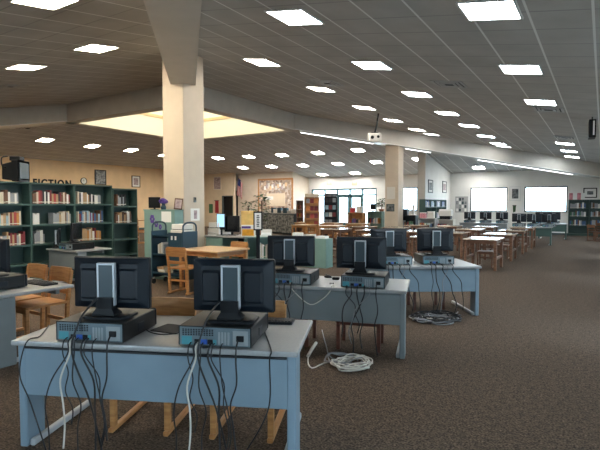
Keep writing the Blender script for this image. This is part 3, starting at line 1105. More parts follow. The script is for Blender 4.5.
for k in range(3):
    c_ = at(330 + 1.5 * k, 284, H0)
    pts = [c_ - nn * -.02 + Vector((0, 0, .008))]
    pts += [Vector((*(c_ - nn * (.03 + .0 * k) + dd * (.05 * math.cos(a))).xy, H0 - .09 + .08 * math.sin(a) - .012 * k)) for a in [PI / 2 + j * PI / 4 for j in range(9)]]
    cable(f'{("black", "grey", "dark")[k]} cable loop hooked over the second desk edge', pts, .006, ('cable', 'cableg', 'cable')[k])
w3 = {0: 'third desk computer nearer the aisle', 1: 'third desk computer nearer the square pillar'}
for i, st in enumerate(S3):
    for x, z0, sway, ln, m, r, lab in ((-.1, .03, .05, .62, 'cable', .007, 'black cable slanting down behind the '), (.0, .03, .18, .67, 'cable', .007, 'black cable bowing toward the aisle behind the '), (.14, .055, .16, .6, 'cable', .006, 'black power cord behind the '), (-.16, .03, .02, .66, 'cable', .005, 'thin black cable hanging straight behind the '), (.06, .03, -.08, .62, 'cableg', .005, 'thin grey cable slanting behind the ')):
        drop(st, x, z0, sway, ln, lab + w3[i], m, r, .03)


def heap(name, label, px, py, rx, ry, loops, m, r, seed, tail=None, layers=1.0):
    q = random.Random(seed)
    c_ = at(px, py, 0)
    pts = []
    for k in range(loops * 8):
        a = k * 2 * PI / 8
        f = .45 + .55 * q.random()
        pts.append(c_ + Vector((rx * f * math.cos(a) * C - ry * f * math.sin(a) * S, rx * f * math.cos(a) * S + ry * f * math.sin(a) * C, r + .055 * layers * q.random())))
    if tail:
        pts += [at(*t_, r) for t_ in tail]
    return cable(label, pts, r, m, smooth=4)


heap('cable', 'heap of white cable coiled on the carpet under the second desk', 352, 366, .21, .20, 7, 'cablew', .0065, 3, [(330, 362), (312, 368), (308, 358), (314, 345)])
heap('cable', 'grey cable tangled in the white cable heap under the second desk', 345, 362, .22, .18, 3, 'cableg', .006, 4, [(332, 358), (326, 345), (322, 330)])
tag(MB().tube([at(308, 356, .012), at(312, 349, .014), at(316, 343, .016)], .018, 8).build('power_plug', M['cablew']), 'white power plug on the carpet beside the second desk', 'plug')
heap('cable', 'heap of black cable on the carpet under the third desk', 437, 320, .36, .30, 8, 'cable', .009, 5, None, 1.2)
heap('cable', 'grey cable tangled in the black heap under the third desk', 432, 321, .36, .26, 4, 'cableg', .008, 6, [(452, 318), (458, 312)])
heap('cable', 'white cable tangled in the black heap under the third desk', 440, 319, .30, .25, 2, 'cablew', .007, 8)


# ------------------------------------------------------------------ chairs and tables
def make_chair(wood, label, group):
    t = thing('wooden_chair', label, 'chair', group=group)
    m = M[wood]
    MB().loft([[(x, y + .04, .435 - (.012 if abs(y) < .12 else 0)) for x, _, y in rrect(.44, .48, .04, 0)], [(x, y + .04, .46 - (.008 if abs(x) < .1 else 0)) for x, _, y in rrect(.44, .48, .04, 0)]]).build('seat', m, t)
    for sx in (-1, 1):
        x = sx * .195
        MB().box((x - .02, .235, .03), (x + .02, .275, .44), .005).build('leg', m, t)
        mb = MB(); rail(mb, (x, -.185, .03), (x, -.205, .45), .036); rail(mb, (x, -.205, .44), (x, -.26, .80), .034)
        mb.build('leg', m, t)
        MB().box((x - .02, -.24, 0), (x + .02, .30, .035), .008).build('runner', m, t)
    MB().box((-.18, -.20, .22), (.18, -.18, .26), .004).build('stretcher', m, t)
    MB().box((-.18, .242, .385), (.18, .268, .44), .004).build('apron', m, t)

    def slat(z0, z1, y):
        pts0 = [(-.20 + .4 * k / 6, y - .02 * math.sin(PI * k / 6)) for k in range(7)]
        lo = [(px_, py_, z0) for px_, py_ in pts0] + [(px_, py_ - .02, z0) for px_, py_ in reversed(pts0)]
        dz = (z1 - z0) * .15
        hi = [(px_, py_ - dz, z1) for px_, py_ in pts0] + [(px_, py_ - .02 - dz, z1) for px_, py_ in reversed(pts0)]
        return MB().loft([lo, hi])
    slat(.66, .825, -.225).build('backrest', m, t)
    slat(.53, .585, -.205).build('back_slat', m, t)
    return t


ch_oak = make_chair('oak', 'x', 'honey oak chairs')
ch_red = make_chair('redoak', 'x', 'red oak chairs')


def chair(proto, loc, rz, label):
    return put(proto, loc, rz, label)


def behind_desk(R, d, n, x, y, lab, proto=None, D=.8):
    p = R - d * x + n * y
    rz = math.atan2(d.y, d.x)
    chair(proto or ch_oak, (p.x, p.y, 0), rz + PI, lab)


behind_desk(R1, d, n, .42, .585, 'honey oak chair tucked under the front desk, end nearer the aisle')
behind_desk(R1, d, n, 1.13, .585, 'honey oak chair tucked under the front desk, end beside the side desk')


def make_stool(label):
    t = thing('wooden_stool', label, 'stool', group='dark red stools')
    m = M['darkred']
    MB().box((-.24, -.2, .43), (.24, .2, .47), .012).build('seat', m, t)
    for sx in (-1, 1):
        for sy in (-1, 1):
            MB().box((sx * .215 - .02, sy * .175 - .02, 0), (sx * .215 + .02, sy * .175 + .02, .43), .004).build('leg', m, t)
    for sy in (-1, 1):
        MB().box((-.2, sy * .175 - .012, .27), (.2, sy * .175 + .012, .30)).build('stretcher', m, t)
        MB().box((-.2, sy * .175 - .012, .38), (.2, sy * .175 + .012, .43)).build('apron', m, t)
    return t


st0 = make_stool('x')
for R_, dd_, nn_, px, py, lab in ((R2, d2, n2, 356, 355, 'dark red stool under the second desk, end nearer the aisle'), (R2, d2, n2, 284, 349, 'dark red stool under the second desk, end nearer the white pillar'),
                                  (R3, d3, n3, 432, 312, 'dark red stool under the third desk, end nearer the aisle')):
    v = at(px, py, 0)
    v = v + nn_ * .33
    put(st0, (v.x, v.y, 0), math.atan2(dd_.y, dd_.x), lab)
p_ = at(56, 275, .75)
chair(ch_oak, (Rs.x - .58, Rs.y - .04, 0), PI, 'honey oak chair at the grey side desk, nearer the front desk')
chair(ch_oak, (Rs.x - 1.08, Rs.y - .04, 0), PI, 'honey oak chair at the grey side desk, nearer the tall bookcases')


def make_table(label, top, wood, L, D, group, H=.74):
    t = thing('wooden_table', label, 'table', group=group)
    MB().box((-L / 2, -D / 2, H - .028), (L / 2, D / 2, H), .006).build('tabletop', M[top], t)
    MB().box((-L / 2 + .06, -D / 2 + .06, H - .11), (L / 2 - .06, -D / 2 + .085, H - .028)).box((-L / 2 + .06, D / 2 - .085, H - .11), (L / 2 - .06, D / 2 - .06, H - .028)).box((-L / 2 + .06, -D / 2 + .06, H - .11), (-L / 2 + .085, D / 2 - .06, H - .028)).box((L / 2 - .085, -D / 2 + .06, H - .11), (L / 2 - .06, D / 2 - .06, H - .028)).build('apron', M[wood], t)
    for sx in (-1, 1):
        for sy in (-1, 1):
            x, y = sx * (L / 2 - .06), sy * (D / 2 - .06)
            MB().box((x - .032, y - .032, 0), (x + .032, y + .032, H - .028), .006).build('leg', M[wood], t)
    if L < .9:
        for sx in (-1, 1):
            MB().box((sx * (L / 2 - .06) - .02, -D / 2 + .08, .25), (sx * (L / 2 - .06) + .02, D / 2 - .08, .31), .004).build('side_rail', M[wood], t)
    return t


# oak table with chairs behind the front desk
fr = at(250, 248, .74)
tb = make_table('oak table with pale top seen over the front desk monitors', 'oaktop', 'oak', 1.0, .9, 'oak tables')
tb.location = (fr.x - .5, fr.y - .45, 0)
chair(ch_oak, (fr.x - .62, fr.y - 1.05, 0), .12, 'honey oak chair pulled up to the oak table, its back toward us')
chair(ch_oak, (fr.x - .45, fr.y - .02, 0), PI, 'honey oak chair on the far side of the oak table')

rd = make_table('x', 'tabletop', 'redoak', .80, .92, 'reading tables')
rdw = make_table('x', 'oaktop', 'oak', .80, .92, 'oak reading tables coloured as warmly lit')
colname = ['beside the carpet aisle', 'one in from the aisle', 'two in from the aisle', 'three in from the aisle', 'four in from the aisle', 'five in from the aisle', 'six in from the aisle', 'seven in from the aisle', 'eight in from the aisle', 'nine in from the aisle']
rows_y = (11.9, 14.2, 16.45, 18.75)
xr = [-2.06 - 1.33 * k for k in range(9)]
for c in range(9):
    for r in range(4):
        x = xr[c] - .40; y = rows_y[r] + .46
        if (c == 4 and r == 3) or (c == 8) or (c >= 3 and r == 0) or (c >= 5 and r == 1) or (c >= 7 and r == 2):
            continue
        warm = c >= 5  # oak colours paint the warm light into these tables and chairs
        t = put(rdw if warm else rd, (x, y, 0), 0, f'square wooden reading table, {ORD[r]} from the front in the line {colname[c]}')
        pc_ = ch_oak if warm else ch_red
        if (c in (2, 4) and r > 0) or (c == 1 and r in (0, 2)):
            small = chair(pc_, (x + RND.uniform(-.05, .05), y - .30 - RND.uniform(0, .06), 0), RND.uniform(-.06, .06), f'wooden chair before the {ORD[r]} reading table in the line {colname[c]}')
            small.scale = (.86, .86, .86)
        if (r + c) % 3 == 2 and c < 4:
            continue
        far = chair(pc_, (x + RND.uniform(-.05, .05), y + .30 + RND.uniform(0, .06), 0), PI + RND.uniform(-.06, .06), f'wooden chair beyond the {ORD[r]} reading table in the line {colname[c]}')
        far.scale = (.86, .86, .86)
for k in range(3):
    q = at(462 + 8 * k, 244, .5)
# chairs at the far end by the green bookcase
for k, (px, py) in enumerate(((594, 241), (601, 238))):
    q = at(px, py, 0)
    chair(ch_red, (q.x, q.y, 0), -.6 + k * .5, ('red oak chair at the picture edge before the wall bookcase', 'red oak chair just beyond the one before the wall bookcase')[k])
# ladder-back chairs stacked by the shorter bookcase
q = at(142.5, 243, 0)
for k in range(2):
    o = chair(ch_oak, (q.x, q.y, .475 * k), -.9 + .06 * k, ('honey oak chair carrying another chair, beyond the shorter green bookcase', 'honey oak chair stacked on another beyond the shorter green bookcase')[k])
q = at(337, 264, 0)
chair(ch_red, (q.x, q.y, 0), -.3, 'red oak chair beside the low teal bookcase')


# ------------------------------------------------------------------ bookcases and books
def make_bookcase(name, label, loc, rz, W, H, Dp, shelves, m='green', back='green_back', group=None, cat='bookcase', dividers=()):
    t = thing(name, label, cat, loc, rz, group)
    e = .02
    for sx in (-1, 1):
        MB().box((sx * (W / 2 - e / 2) - e / 2, -Dp / 2, 0), (sx * (W / 2 - e / 2) + e / 2, Dp / 2, H), .003).build('side_panel', M[m], t)
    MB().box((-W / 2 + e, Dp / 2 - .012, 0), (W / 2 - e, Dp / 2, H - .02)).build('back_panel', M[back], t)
    MB().box((-W / 2 + e, -Dp / 2, H - .025), (W / 2 - e, Dp / 2 - .012, H)).build('top_panel', M[m], t)
    MB().box((-W / 2 + e, -Dp / 2 + .03, 0), (W / 2 - e, -Dp / 2 + .045, .09)).build('plinth', M[m], t)
    for z in shelves:
        MB().box((-W / 2 + e, -Dp / 2 + .005, z - .022), (W / 2 - e, Dp / 2 - .012, z)).box((-W / 2 + e, -Dp / 2 + .003, z - .034), (W / 2 - e, -Dp / 2 + .015, z)).build('shelf', M[m], t)
    for x in dividers:
        MB().box((x - .01, -Dp / 2, .09), (x + .01, Dp / 2 - .012, H - .02)).build('divider', M[m], t)
    return t


BOOKC = {'maroon': (.20, .025, .03), 'cream': (.62, .54, .42), 'white': (.74, .73, .70), 'black': (.02, .02, .025), 'tan': (.46, .29, .15), 'blue': (.05, .12, .27),
         'grey': (.30, .32, .34), 'red': (.42, .06, .05), 'brown': (.16, .08, .045), 'purple': (.16, .07, .20), 'green': (.06, .16, .10), 'orange': (.55, .22, .05), 'pale blue': (.30, .45, .55)}
_bm = {k: mat('book_cover_' + k.replace(' ', '_'), v, .5, noise=.25, scale=25) for k, v in BOOKC.items()}
_bmesh = {}
for k in BOOKC:
    mb = MB()
    mb.box((0, 0, 0), (1, .03, 1), m=_bm[k]).box((0, 0, 0), (.08, 1, 1), m=_bm[k]).box((.92, 0, 0), (1, 1, 1), m=_bm[k]).box((.08, .03, .02), (.92, .96, .98), m=M['page'])
    mb.box((.03, -.004, .10), (.97, .0, .16), m=M['page'])
    o = mb.build('book')
    _bmesh[k] = o.data
    bpy.data.objects.remove(o)
_seen = {}


def book(t, x, y, z, w, dp, h, col, where, group, lean=0.0):
    o = bpy.data.objects.new('book', _bmesh[col])
    COL.objects.link(o)
    mt = Matrix.Translation(t.location) @ Matrix.Rotation(t.rotation_euler[2], 4, 'Z') @ Matrix.Translation((x, y, z)) @ Matrix.Rotation(lean, 4, 'Y')
    loc, rot, _ = mt.decompose()
    o.location = loc; o.rotation_euler = rot.to_euler(); o.scale = (w, dp, h)
    k = (col, where)
    i = _seen[k] = _seen.get(k, -1) + 1
    tag(o, f'{ORD[i]} {col} book along the {where}' if i < 12 else f'another {col} book along the {where}', 'book', group)


def fill(t, W, Dp, z, f0, f1, where, group, hmax=.27, hmin=.18, pal=None, wmin=.02, wmax=.045, seed=0, gap=.0):
    q = random.Random(seed)
    x = -W / 2 + .03 + (W - .06) * f0
    xe = -W / 2 + .03 + (W - .06) * f1
    pal = pal or list(BOOKC)
    while x < xe - wmin:
        w = q.uniform(wmin, wmax)
        if x + w > xe:
            break
        if q.random() > gap:
            book(t, x, -Dp / 2 + .03, z + .001, w - .001, min(Dp - .07, q.uniform(.15, .2)), q.uniform(hmin, hmax), q.choice(pal), where, group)
        x += w


HB = 1.985
XBk = -9.3
SH = (.10, .42, .79, 1.17, 1.575)
warmpal = ['maroon', 'cream', 'white', 'black', 'tan', 'grey', 'red', 'brown', 'cream', 'white']
names = ('bookcase under the television', 'bookcase under the FICTION lettering', 'bookcase under the wall clock')
uys = [on_x(30.5, 183, XBk).y, on_x(74.5, 185, XBk).y, on_x(112.3, 187, XBk).y, on_x(137, 189, XBk).y]
wb = (uys[2] - uys[0]) / 2
bays = []
for i in range(3):
    ya = uys[0] + (i - 1) * wb
    bc = make_bookcase('bookcase', f'tall dark green {names[i]}', (XBk - .15, ya + wb / 2, 0), PI / 2, wb - .004, HB, .30, SH, group='tall dark green bookcases')
    bays.append(bc)
w4 = uys[3] - uys[2]
bc = make_bookcase('bookcase', 'slightly shorter dark green bookcase at the end of the tall row', (XBk - .15, uys[2] + w4 / 2 + .01, 0), PI / 2, w4 - .01, 1.925, .30, (.10, .42, .77, 1.14, 1.53), group='tall dark green bookcases')
bays.append(bc)
G = 'books in the tall green bookcases'
wb_ = wb - .004
for (i, z, a, b_, sh, pal) in ((0, 1.575, .30, .78, 'top shelf', ['white', 'grey', 'cream', 'brown', 'grey', 'purple']), (0, 1.17, .3, .86, 'second shelf', ['orange', 'purple', 'red', 'tan', 'pale blue', 'maroon', 'cream']), (0, .79, .3, .95, 'third shelf', ['cream', 'tan', 'maroon', 'grey']),
                               (1, 1.575, .02, .98, 'top shelf', ['white', 'maroon', 'red', 'cream', 'brown', 'tan', 'maroon', 'black']), (1, 1.17, .02, .20, 'second shelf', ['white', 'cream']), (1, 1.17, .5, .95, 'second shelf', ['cream', 'grey', 'brown', 'tan']),
                               (1, .79, .04, .3, 'third shelf', ['white', 'grey']),
                               (2, 1.575, .06, .74, 'top shelf', ['tan', 'maroon', 'cream', 'white', 'white', 'grey', 'black']), (2, 1.17, .06, .80, 'second shelf', ['brown', 'cream', 'white', 'pale blue', 'blue', 'maroon', 'purple']), (2, .79, .06, .74, 'third shelf', ['cream', 'tan', 'orange', 'maroon', 'white', 'tan'])):
    fill(bays[i], wb_, .30, z, a, b_, f'{sh} of the {names[i]}', G, pal=pal, seed=i * 10 + int(z * 10), wmin=.026, wmax=.05)
fill(bays[3], w4, .30, 1.53, .15, .6, 'top shelf of the shorter tall bookcase', G, pal=['black', 'grey', 'brown', 'green'], seed=41, wmin=.025, wmax=.05)
fill(bays[3], w4, .30, 1.14, .1, .85, 'second shelf of the shorter tall bookcase', G, pal=['brown', 'white', 'tan', 'black', 'white', 'brown'], seed=42, wmin=.025, wmax=.045)

# television on top of the first bookcase
tvp = on_x(17, 180, XBk - .14)
tv = thing('television', 'black box television standing on top of the tall green bookcase', 'television', (XBk - .15, tvp.y, HB), 2.2)
tv.scale = (.86, .86, .86)
MB().loft([rrect(.50, .46, .02, -.02, cz=.24), rrect(.50, .46, .02, -.16, cz=.24), rrect(.34, .33, .03, -.0 + .22, cz=.22)]).build('cabinet', M['black'], tv)
MB().box((-.2, -.172, .07), (.2, -.158, .42), .006).build('screen', M['insert'], tv)
MB().box((-.23, -.168, .01), (.23, -.155, .05)).build('speaker_grille', M['black2'], tv)
MB().box((-.1, -.12, .47), (.12, .1, .56), .01).build('video_player', M['black'], tv)
MB().tube([(-.24, .1, .3), (-.34, .12, .32), (-.36, .12, .5), (-.2, .08, .55)], .015, 6, smooth=3).build('bracket_arm', M['black'], tv)

# lettering, clock and pictures on the FICTION wall
cu = bpy.data.curves.new('lettering', 'FONT')
cu.body = 'FICTION'
cu.size = .52; cu.extrude = .015; cu.offset = .018; cu.space_character = 1.25
to = bpy.data.objects.new('tmp', cu); COL.objects.link(to)
bpy.context.view_layer.update()
me = bpy.data.meshes.new_from_object(to.evaluated_get(bpy.context.evaluated_depsgraph_get()))
bpy.data.objects.remove(to)
xs = [v.co.x for v in me.vertices]
sx = 2.25 / (max(xs) - min(xs))
ya, yb = on_x(32.5, 181, XL), on_x(70.5, 183, XL)
sx = (yb.y - ya.y) / (max(xs) - min(xs))
me.transform(Matrix.Scale(sx, 4, (1, 0, 0)))
me.materials.append(M['black'])
lo = bpy.data.objects.new('wall_lettering', me); COL.objects.link(lo)
lo.rotation_euler = (PI / 2, 0, PI / 2)
lo.location = (XL + .016, ya.y, ya.z - .25)
tag(lo, 'black FICTION lettering on the tan wall above the bookcases', 'lettering')
ck = on_x(83.5, 181, XL)
cl = thing('wall_clock', 'round wall clock beside the FICTION lettering', 'clock', (XL, ck.y, ck.z))
rot = Matrix.Rotation(PI / 2, 4, 'Y')
for nm, prof, m in (('clock_rim', [(.19, 0), (.19, .05), (.165, .05), (.165, .03)], 'black'), ('clock_face', [(.165, .0), (.165, .032)], 'paper')):
    o = MB().lathe(prof, 24).build(nm, M[m], cl); o.matrix_local = rot
o = MB().box((.034, -.008, -.01), (.038, .008, .1)).build('hour_hand', M['black'], cl)
o = MB().box((.034, -.12, -.006), (.038, .01, .006)).build('minute_hand', M['black'], cl)


def picture(label, ax, a, b, z0, z1, pos, mframe, mprint, mount=.0, name='framed_picture', out=1):
    """hung flat on a wall; ax 'x': wall along Y at x=pos facing out*X, 'y': wall along X at y=pos facing -Y"""
    c = (a + b) / 2
    t = thing(name, label, 'picture', (pos, c, z0) if ax == 'x' else (c, pos, z0), (PI / 2 if out > 0 else -PI / 2) if ax == 'x' else 0)
    W, H = b - a, z1 - z0
    f = .045
    MB().box((-W / 2, -.035, 0), (W / 2, 0, f)).box((-W / 2, -.035, H - f), (W / 2, 0, H)).box((-W / 2, -.035, f), (-W / 2 + f, 0, H - f)).box((W / 2 - f, -.035, f), (W / 2, 0, H - f)).build('picture_frame', M[mframe], t)
    MB().box((-W / 2 + f, -.02, f), (W / 2 - f, -.002, H - f)).build('mount', M['paper'] if mount else M[mprint], t)
    g = f + (mount or .02)
    MB().box((-W / 2 + g, -.024, g), (W / 2 - g, -.02, H - g)).build('print', M[mprint], t)
    return t


def wall_pic_x(label, px0, py0, px1, py1, pos, *r, **k):
    a, b = on_x(px0, py0, pos), on_x(px1, py1, pos)
    return picture(label, 'x', a.y, b.y, b.z, a.z, pos, *r, **k)


def wall_pic_y(label, px0, py0, px1, py1, pos, *r, **k):
    a, b = on_y(px0, py0, pos), on_y(px1, py1, pos)
    return picture(label, 'y', a.x, b.x, b.z, a.z, pos, *r, **k)


wall_pic_x('framed portrait picture on the tan wall beside the clock', 94.5, 169.5, 106, 185, XL, 'black', 'photo1')
wall_pic_x('framed picture with pale mount on the tan wall near the white pillar', 131.5, 175.5, 140, 187.5, XL, 'woodframe', 'photo2', mount=.1)
wall_pic_x('first narrow framed picture on the white partition wall', 428, 179.5, 432.3, 193, -7.5, 'frame', 'photo1', mount=.1)
wall_pic_x('second narrow framed picture on the white partition wall, nearer the windows', 442.3, 181, 446, 193, -7.5, 'frame', 'photo2', mount=.1)
wall_pic_y('framed dark picture with white mount between the two windows', 509.5, 186.5, 521, 201, YF, 'alu', 'photo3', mount=.09)
wall_pic_y('wide framed dark picture above the far wall bookcase', 583.5, 188, 597, 197.8, YF, 'black', 'photo3', mount=.12)
wall_pic_y('faint tan poster on the tan office wall', 213.5, 176.5, 221.5, 190, 25.8, 'tan2', 'photo2', mount=.03, name='wall_poster')
q0, q1 = on_y(513, 205, YF), on_y(515.8, 212.5, YF)
pn = thing('wall_pennant', 'small dark green pennant hanging on the wall between the windows', 'pennant', ((q0.x + q1.x) / 2, YF - .003, q1.z))
MB().loft([[(-.06, -.012, .0), (.06, -.012, .05), (.06, 0, .05), (-.06, 0, 0)], [(-.08, -.012, .38), (.08, -.012, .38), (.08, 0, .38), (-.08, 0, .38)]]).build('cloth', M['leaf'], pn)
MB().tube([(-.1, -.012, .385), (.1, -.012, .385)], .012, 6).build('rod', M['black'], pn)

# grey notice board between partition and first window
a, b = on_y(455.5, 196.5, YF), on_y(468, 212.5, YF)
nb = thing('notice_board', 'grey notice board with sheets beside the first window', 'notice board', ((a.x + b.x) / 2, YF - .004, b.z))
W, H = b.x - a.x, a.z - b.z
MB().box((-W / 2, -.03, 0), (W / 2, 0, H), .005).build('board', M['vent'], nb)
for r in range(4):
    for c in range(4):
        if (r * 3 + c * 5) % 7 == 3:
            continue
        MB().box((-W / 2 + .06 + c * (W - .1) / 4, -.036, .06 + r * (H - .1) / 4), (-W / 2 + .02 + (c + 1) * (W - .1) / 4, -.03, .02 + (r + 1) * (H - .1) / 4)).build('sheet', M[('paper', 'insert', 'photo1')[(r + c) % 3]], nb)

# far wall bookcases
x0 = on_y(568.5, 200, YF - .3).x
x1 = on_y(589.3, 200, YF - .3).x
wf = x1 - x0
zf = on_y(578, 199.7, YF - .3).z
fs = [zf * k for k in (.06, .285, .535, .76)]
nmf = ('beside the window', 'at the picture edge')
for i in range(2):
    bc = make_bookcase('bookcase', f'dark green bookcase against the far wall {nmf[i]}', (x0 + wf * (i + .5), YF - .165, 0), 0, wf - .006, zf, .30, fs, group='far wall bookcases')
    for r, lab in ((3, 'top shelf'), (2, 'second shelf'), (1, 'third shelf')):
        fill(bc, wf - .006, .30, fs[r], .05, .92 if i == 0 else .6, f'{lab} of the far wall bookcase {("by the window", "at picture edge")[i]}', 'books on the far wall', hmin=.2, hmax=.3, pal=['grey', 'white', 'blue', 'green', 'pale blue', 'brown', 'grey'], wmin=.05, wmax=.09, seed=60 + i * 5 + r)
for k in range(4):
    q = on_y(571 + 4 * k, 197, YF - .2)
    o = MB().box((-.08, -.02, 0), (.08, .02, .34), .004).build('magazine', M['pink'] if k % 2 == 0 else M['paper'], loc=(q.x, YF - .2, zf), rz=.15 * (k - 1.5))
    o.rotation_euler = (0, 0, .1 * k)
    tag(o, f'{("pink", "white", "second pink", "second white")[k]} magazine standing on top of the far wall bookcase', 'magazine', 'magazines on the far bookcase')

# bookcase along the partition
pb0, pb1 = on_x(426, 199, -7.15).y, on_x(447, 199, -7.15).y
zp = on_x(430, 199.3, -7.15).z
Lp = pb1 - pb0
pbz = [.12, zp - .95, zp - .36]
for i in range(2):
    bc = make_bookcase('bookcase', f'dark teal bookcase against the white partition, {("under the first narrow picture", "under the second narrow picture")[i]}', (-7.325, pb0 + Lp * (i + .5) / 2, 0), PI / 2, Lp / 2 - .005, zp, .30, pbz, group='partition bookcases', dividers=(0,))
    for z, lab in ((pbz[2], 'top shelf'), (pbz[1], 'second shelf')):
        fill(bc, Lp / 2, .30, z, .05, .46, f'{lab} of the partition bookcase by the {("first", "second")[i]} picture', 'books by the partition', pal=['grey', 'white', 'blue', 'pale blue', 'black'], wmin=.06, wmax=.1, hmin=.2, hmax=.3, seed=80 + i, gap=.25)
        fill(bc, Lp / 2, .30, z, .55, .95, f'{lab} of the partition bookcase by the {("first", "second")[i]} picture', 'books by the partition', pal=['grey', 'white', 'blue', 'pale blue', 'black'], wmin=.06, wmax=.1, hmin=.2, hmax=.3, seed=90 + i, gap=.25)

# ------------------------------------------------------------------ far computer desks by the windows
for lab, px0, px1, py, yv in (('far computer desk under the first window', 459, 507, 219, 23.9), ('far dark green computer desk before the second window, front one', 514, 552, 222.5, 20.6), ('far dark green computer desk under the second window', 538, 567, 221, 24.6)):
    a, b = on_y(px0, py, yv), on_y(px1, py, yv)
    Lf = b.x - a.x
    desk(lab, ((a.x + b.x) / 2, yv + .4, 0), 0, Lf, .78, panel='green' if 'green' in lab else 'grey_panel', group='far computer desks')
fm = [(468.5, 23.95, 'far monitor under the first window, beside the partition'), (484.5, 23.95, 'far monitor in the middle under the first window'), (501, 23.95, 'far monitor under the first window, nearer the dark picture'),
      (518.3, 20.7, 'far monitor on the front dark green desk, nearer the first window'), (533.5, 20.7, 'far monitor in the middle of the front teal desk'), (548.8, 20.7, 'far monitor on the front dark green desk, nearer the far bookcase'), (533, 24.7, 'far monitor behind the front dark green desk under the second window'), (553.5, 24.7, 'far monitor on the desk under the second window, end nearer the bookcase')]
for px, yv, lab in fm:
    q = on_y(px, 218, yv)
    if px == 533:
        q = on_y(541, 218, yv)
    put(pc0, (q.x, yv + .26, H0), 0, lab.replace('monitor', 'flat black computer'))
    put(mon0, (q.x, yv + .24, H0 + PCH), 0, lab)

# ------------------------------------------------------------------ circulation corner by the front pillar
# teal cabinet with its back toward the desks
ca = at(147.5, 281, 0)
dv = Vector((C, S, 0)); nv = Vector((-S, C, 0))   # facing the camera: across and away


def facing(px, depth):
    q = deep(px, 205, depth)
    return Vector((q.x, q.y, 0))


cw_ = .92
cc = Vector((-7.78, 6.97, 0))
cab = thing('cabinet', 'teal cabinet with its flat back toward us before the white pillar', 'cabinet', cc, 0)
zc_ = on_y(160, 209.5, 6.86).z
MB().box((-cw_ / 2, -.12, .06), (cw_ / 2, .12, zc_ - .025), .004).build('body', M['teal'], cab)
MB().box((-cw_ / 2 - .01, -.13, zc_ - .025), (cw_ / 2 + .01, .13, zc_), .004).build('top_panel', M['teal'], cab)
MB().box((-cw_ / 2 + .02, -.10, 0), (cw_ / 2 - .02, .10, .06)).build('plinth', M['green'], cab)


def decal(px, py, r_, lab):
    q = on_y(px, py, 6.84)
    lx = q.x - cc.x
    mb = MB()
    for k in range(6):
        a = k * PI / 3
        c_ = (lx + r_ * .55 * math.cos(a), q.z + r_ * .75 * math.sin(a))
        mb.loft([[(c_[0] + r_ * .4 * math.cos(t * PI / 4), y_, c_[1] + r_ * .45 * math.sin(t * PI / 4)) for t in range(8)] for y_ in (-.126, -.119)])
    mb.build('flower_decal', M['purple'], cab)


decal(152, 219, .08, '')
decal(156, 224, .06, '')
decal(160, 227, .05, '')
q = on_y(163.5, 205, 6.96)
o = thing('fabric_flowers', 'bunch of purple fabric flowers on top of the teal cabinet', 'flowers', (q.x, q.y, zc_), YAW)
MB().lathe([(.05, 0), (.06, .05), (.035, .1), (.045, .13)], 12).build('vase', M['navy'], o)
for k in range(7):
    a = k * .9
    MB().lathe([(.01, -.03), (.05, -.01), (.055, .02), (.02, .045)], 8, (.045 * math.cos(a), .03 * math.sin(a), .15 + .02 * (k % 3))).build('blossom', M['purple'], o)
q = on_y(178.5, 205, 6.96)
o = thing('photo_frame', 'small tilted photo frame on the teal cabinet', 'photo frame', (q.x, q.y, zc_), YAW)
MB().obox((0, 0, .115), (.17, .015, .23), (-.18, .08, 0), .003).build('frame_border', M['woodframe'], o)
MB().obox((0, -.012, .115), (.13, .006, .18), (-.18, .08, 0)).build('photo', M['photo2'], o)
MB().obox((0, .05, .09), (.03, .01, .18), (.35, 0, 0)).build('easel_back', M['woodframe'], o)
q = on_y(151.8, 205, 6.96)
o = thing('computer_monitor', 'small dark monitor standing on the teal cabinet', 'monitor', (q.x, q.y, zc_), .3)
MB().box((-.07, -.02, .03), (.2, .02, .26), .008).build('housing', M['black'], o)
MB().box((0, -.06, 0), (.13, .06, .012), .004).box((.05, -.01, .01), (.08, .015, .06)).build('base', M['black'], o)
MB().box((.08, -.128, zc_ - .26), (.36, -.119, zc_ - .04)).build('notice_sheet', M['paper'], cab)

# navy book cart
ct = Vector((-7.05, 6.58, 0))
cart = thing('book_cart', 'navy steel book cart with looped end handles by the teal cabinet', 'cart', ct, 0)
cart.scale = (1, 1, 1.07)
hw = .42
for sx in (-1, 1):
    x = sx * hw
    MB().box((x - .015, -.2, .12), (x + .015, .2, .98), .008).build('end_panel', M['navy'], cart)
    MB().tube([(x, -.17, .97), (x, -.165, 1.08), (x, -.08, 1.13), (x, .08, 1.13), (x, .165, 1.08), (x, .17, .97)], .016, 8, smooth=4).build('handle', M['navy'], cart)
    for sy in (-1, 1):
        w_ = MB().box((x - .012, sy * .15 - .02, .08), (x + .012, sy * .15 + .02, .14)).build('caster', M['silver'], cart)
        o = MB().lathe([(.045, -.015), (.05, -.008), (.05, .008), (.045, .015)], 16).build('wheel', M['blackmat'], w_)
        o.matrix_local = Matrix.Translation((x, sy * .15, .05)) @ Matrix.Rotation(PI / 2, 4, 'Y')
for z in (.2, .54, .88):
    MB().box((-hw + .015, -.19, z - .02), (hw - .015, .19, z)).box((-hw + .015, -.19, z - .02), (hw - .015, -.18, z + .03)).box((-hw + .015, .18, z - .02), (hw - .015, .19, z + .03)).build('shelf', M['navy'], cart)
MB().box((.05, -.2, .42), (hw - .015, -.19, .96)).build('side_panel', M['navy'], cart)
for k in range(2):
    MB().box((.13 + k * .1, -.206, .83), (.17 + k * .1, -.2, .9)).build('label_holder', M['paper'], cart)
G2 = 'books on the navy cart'
for k in range(4):
    book(cart, -.33 + k * .045, -.12, .579, .035, .17, .2 + .02 * (k % 3), ('white', 'cream', 'white', 'grey')[k], 'middle shelf of the navy book cart', G2)
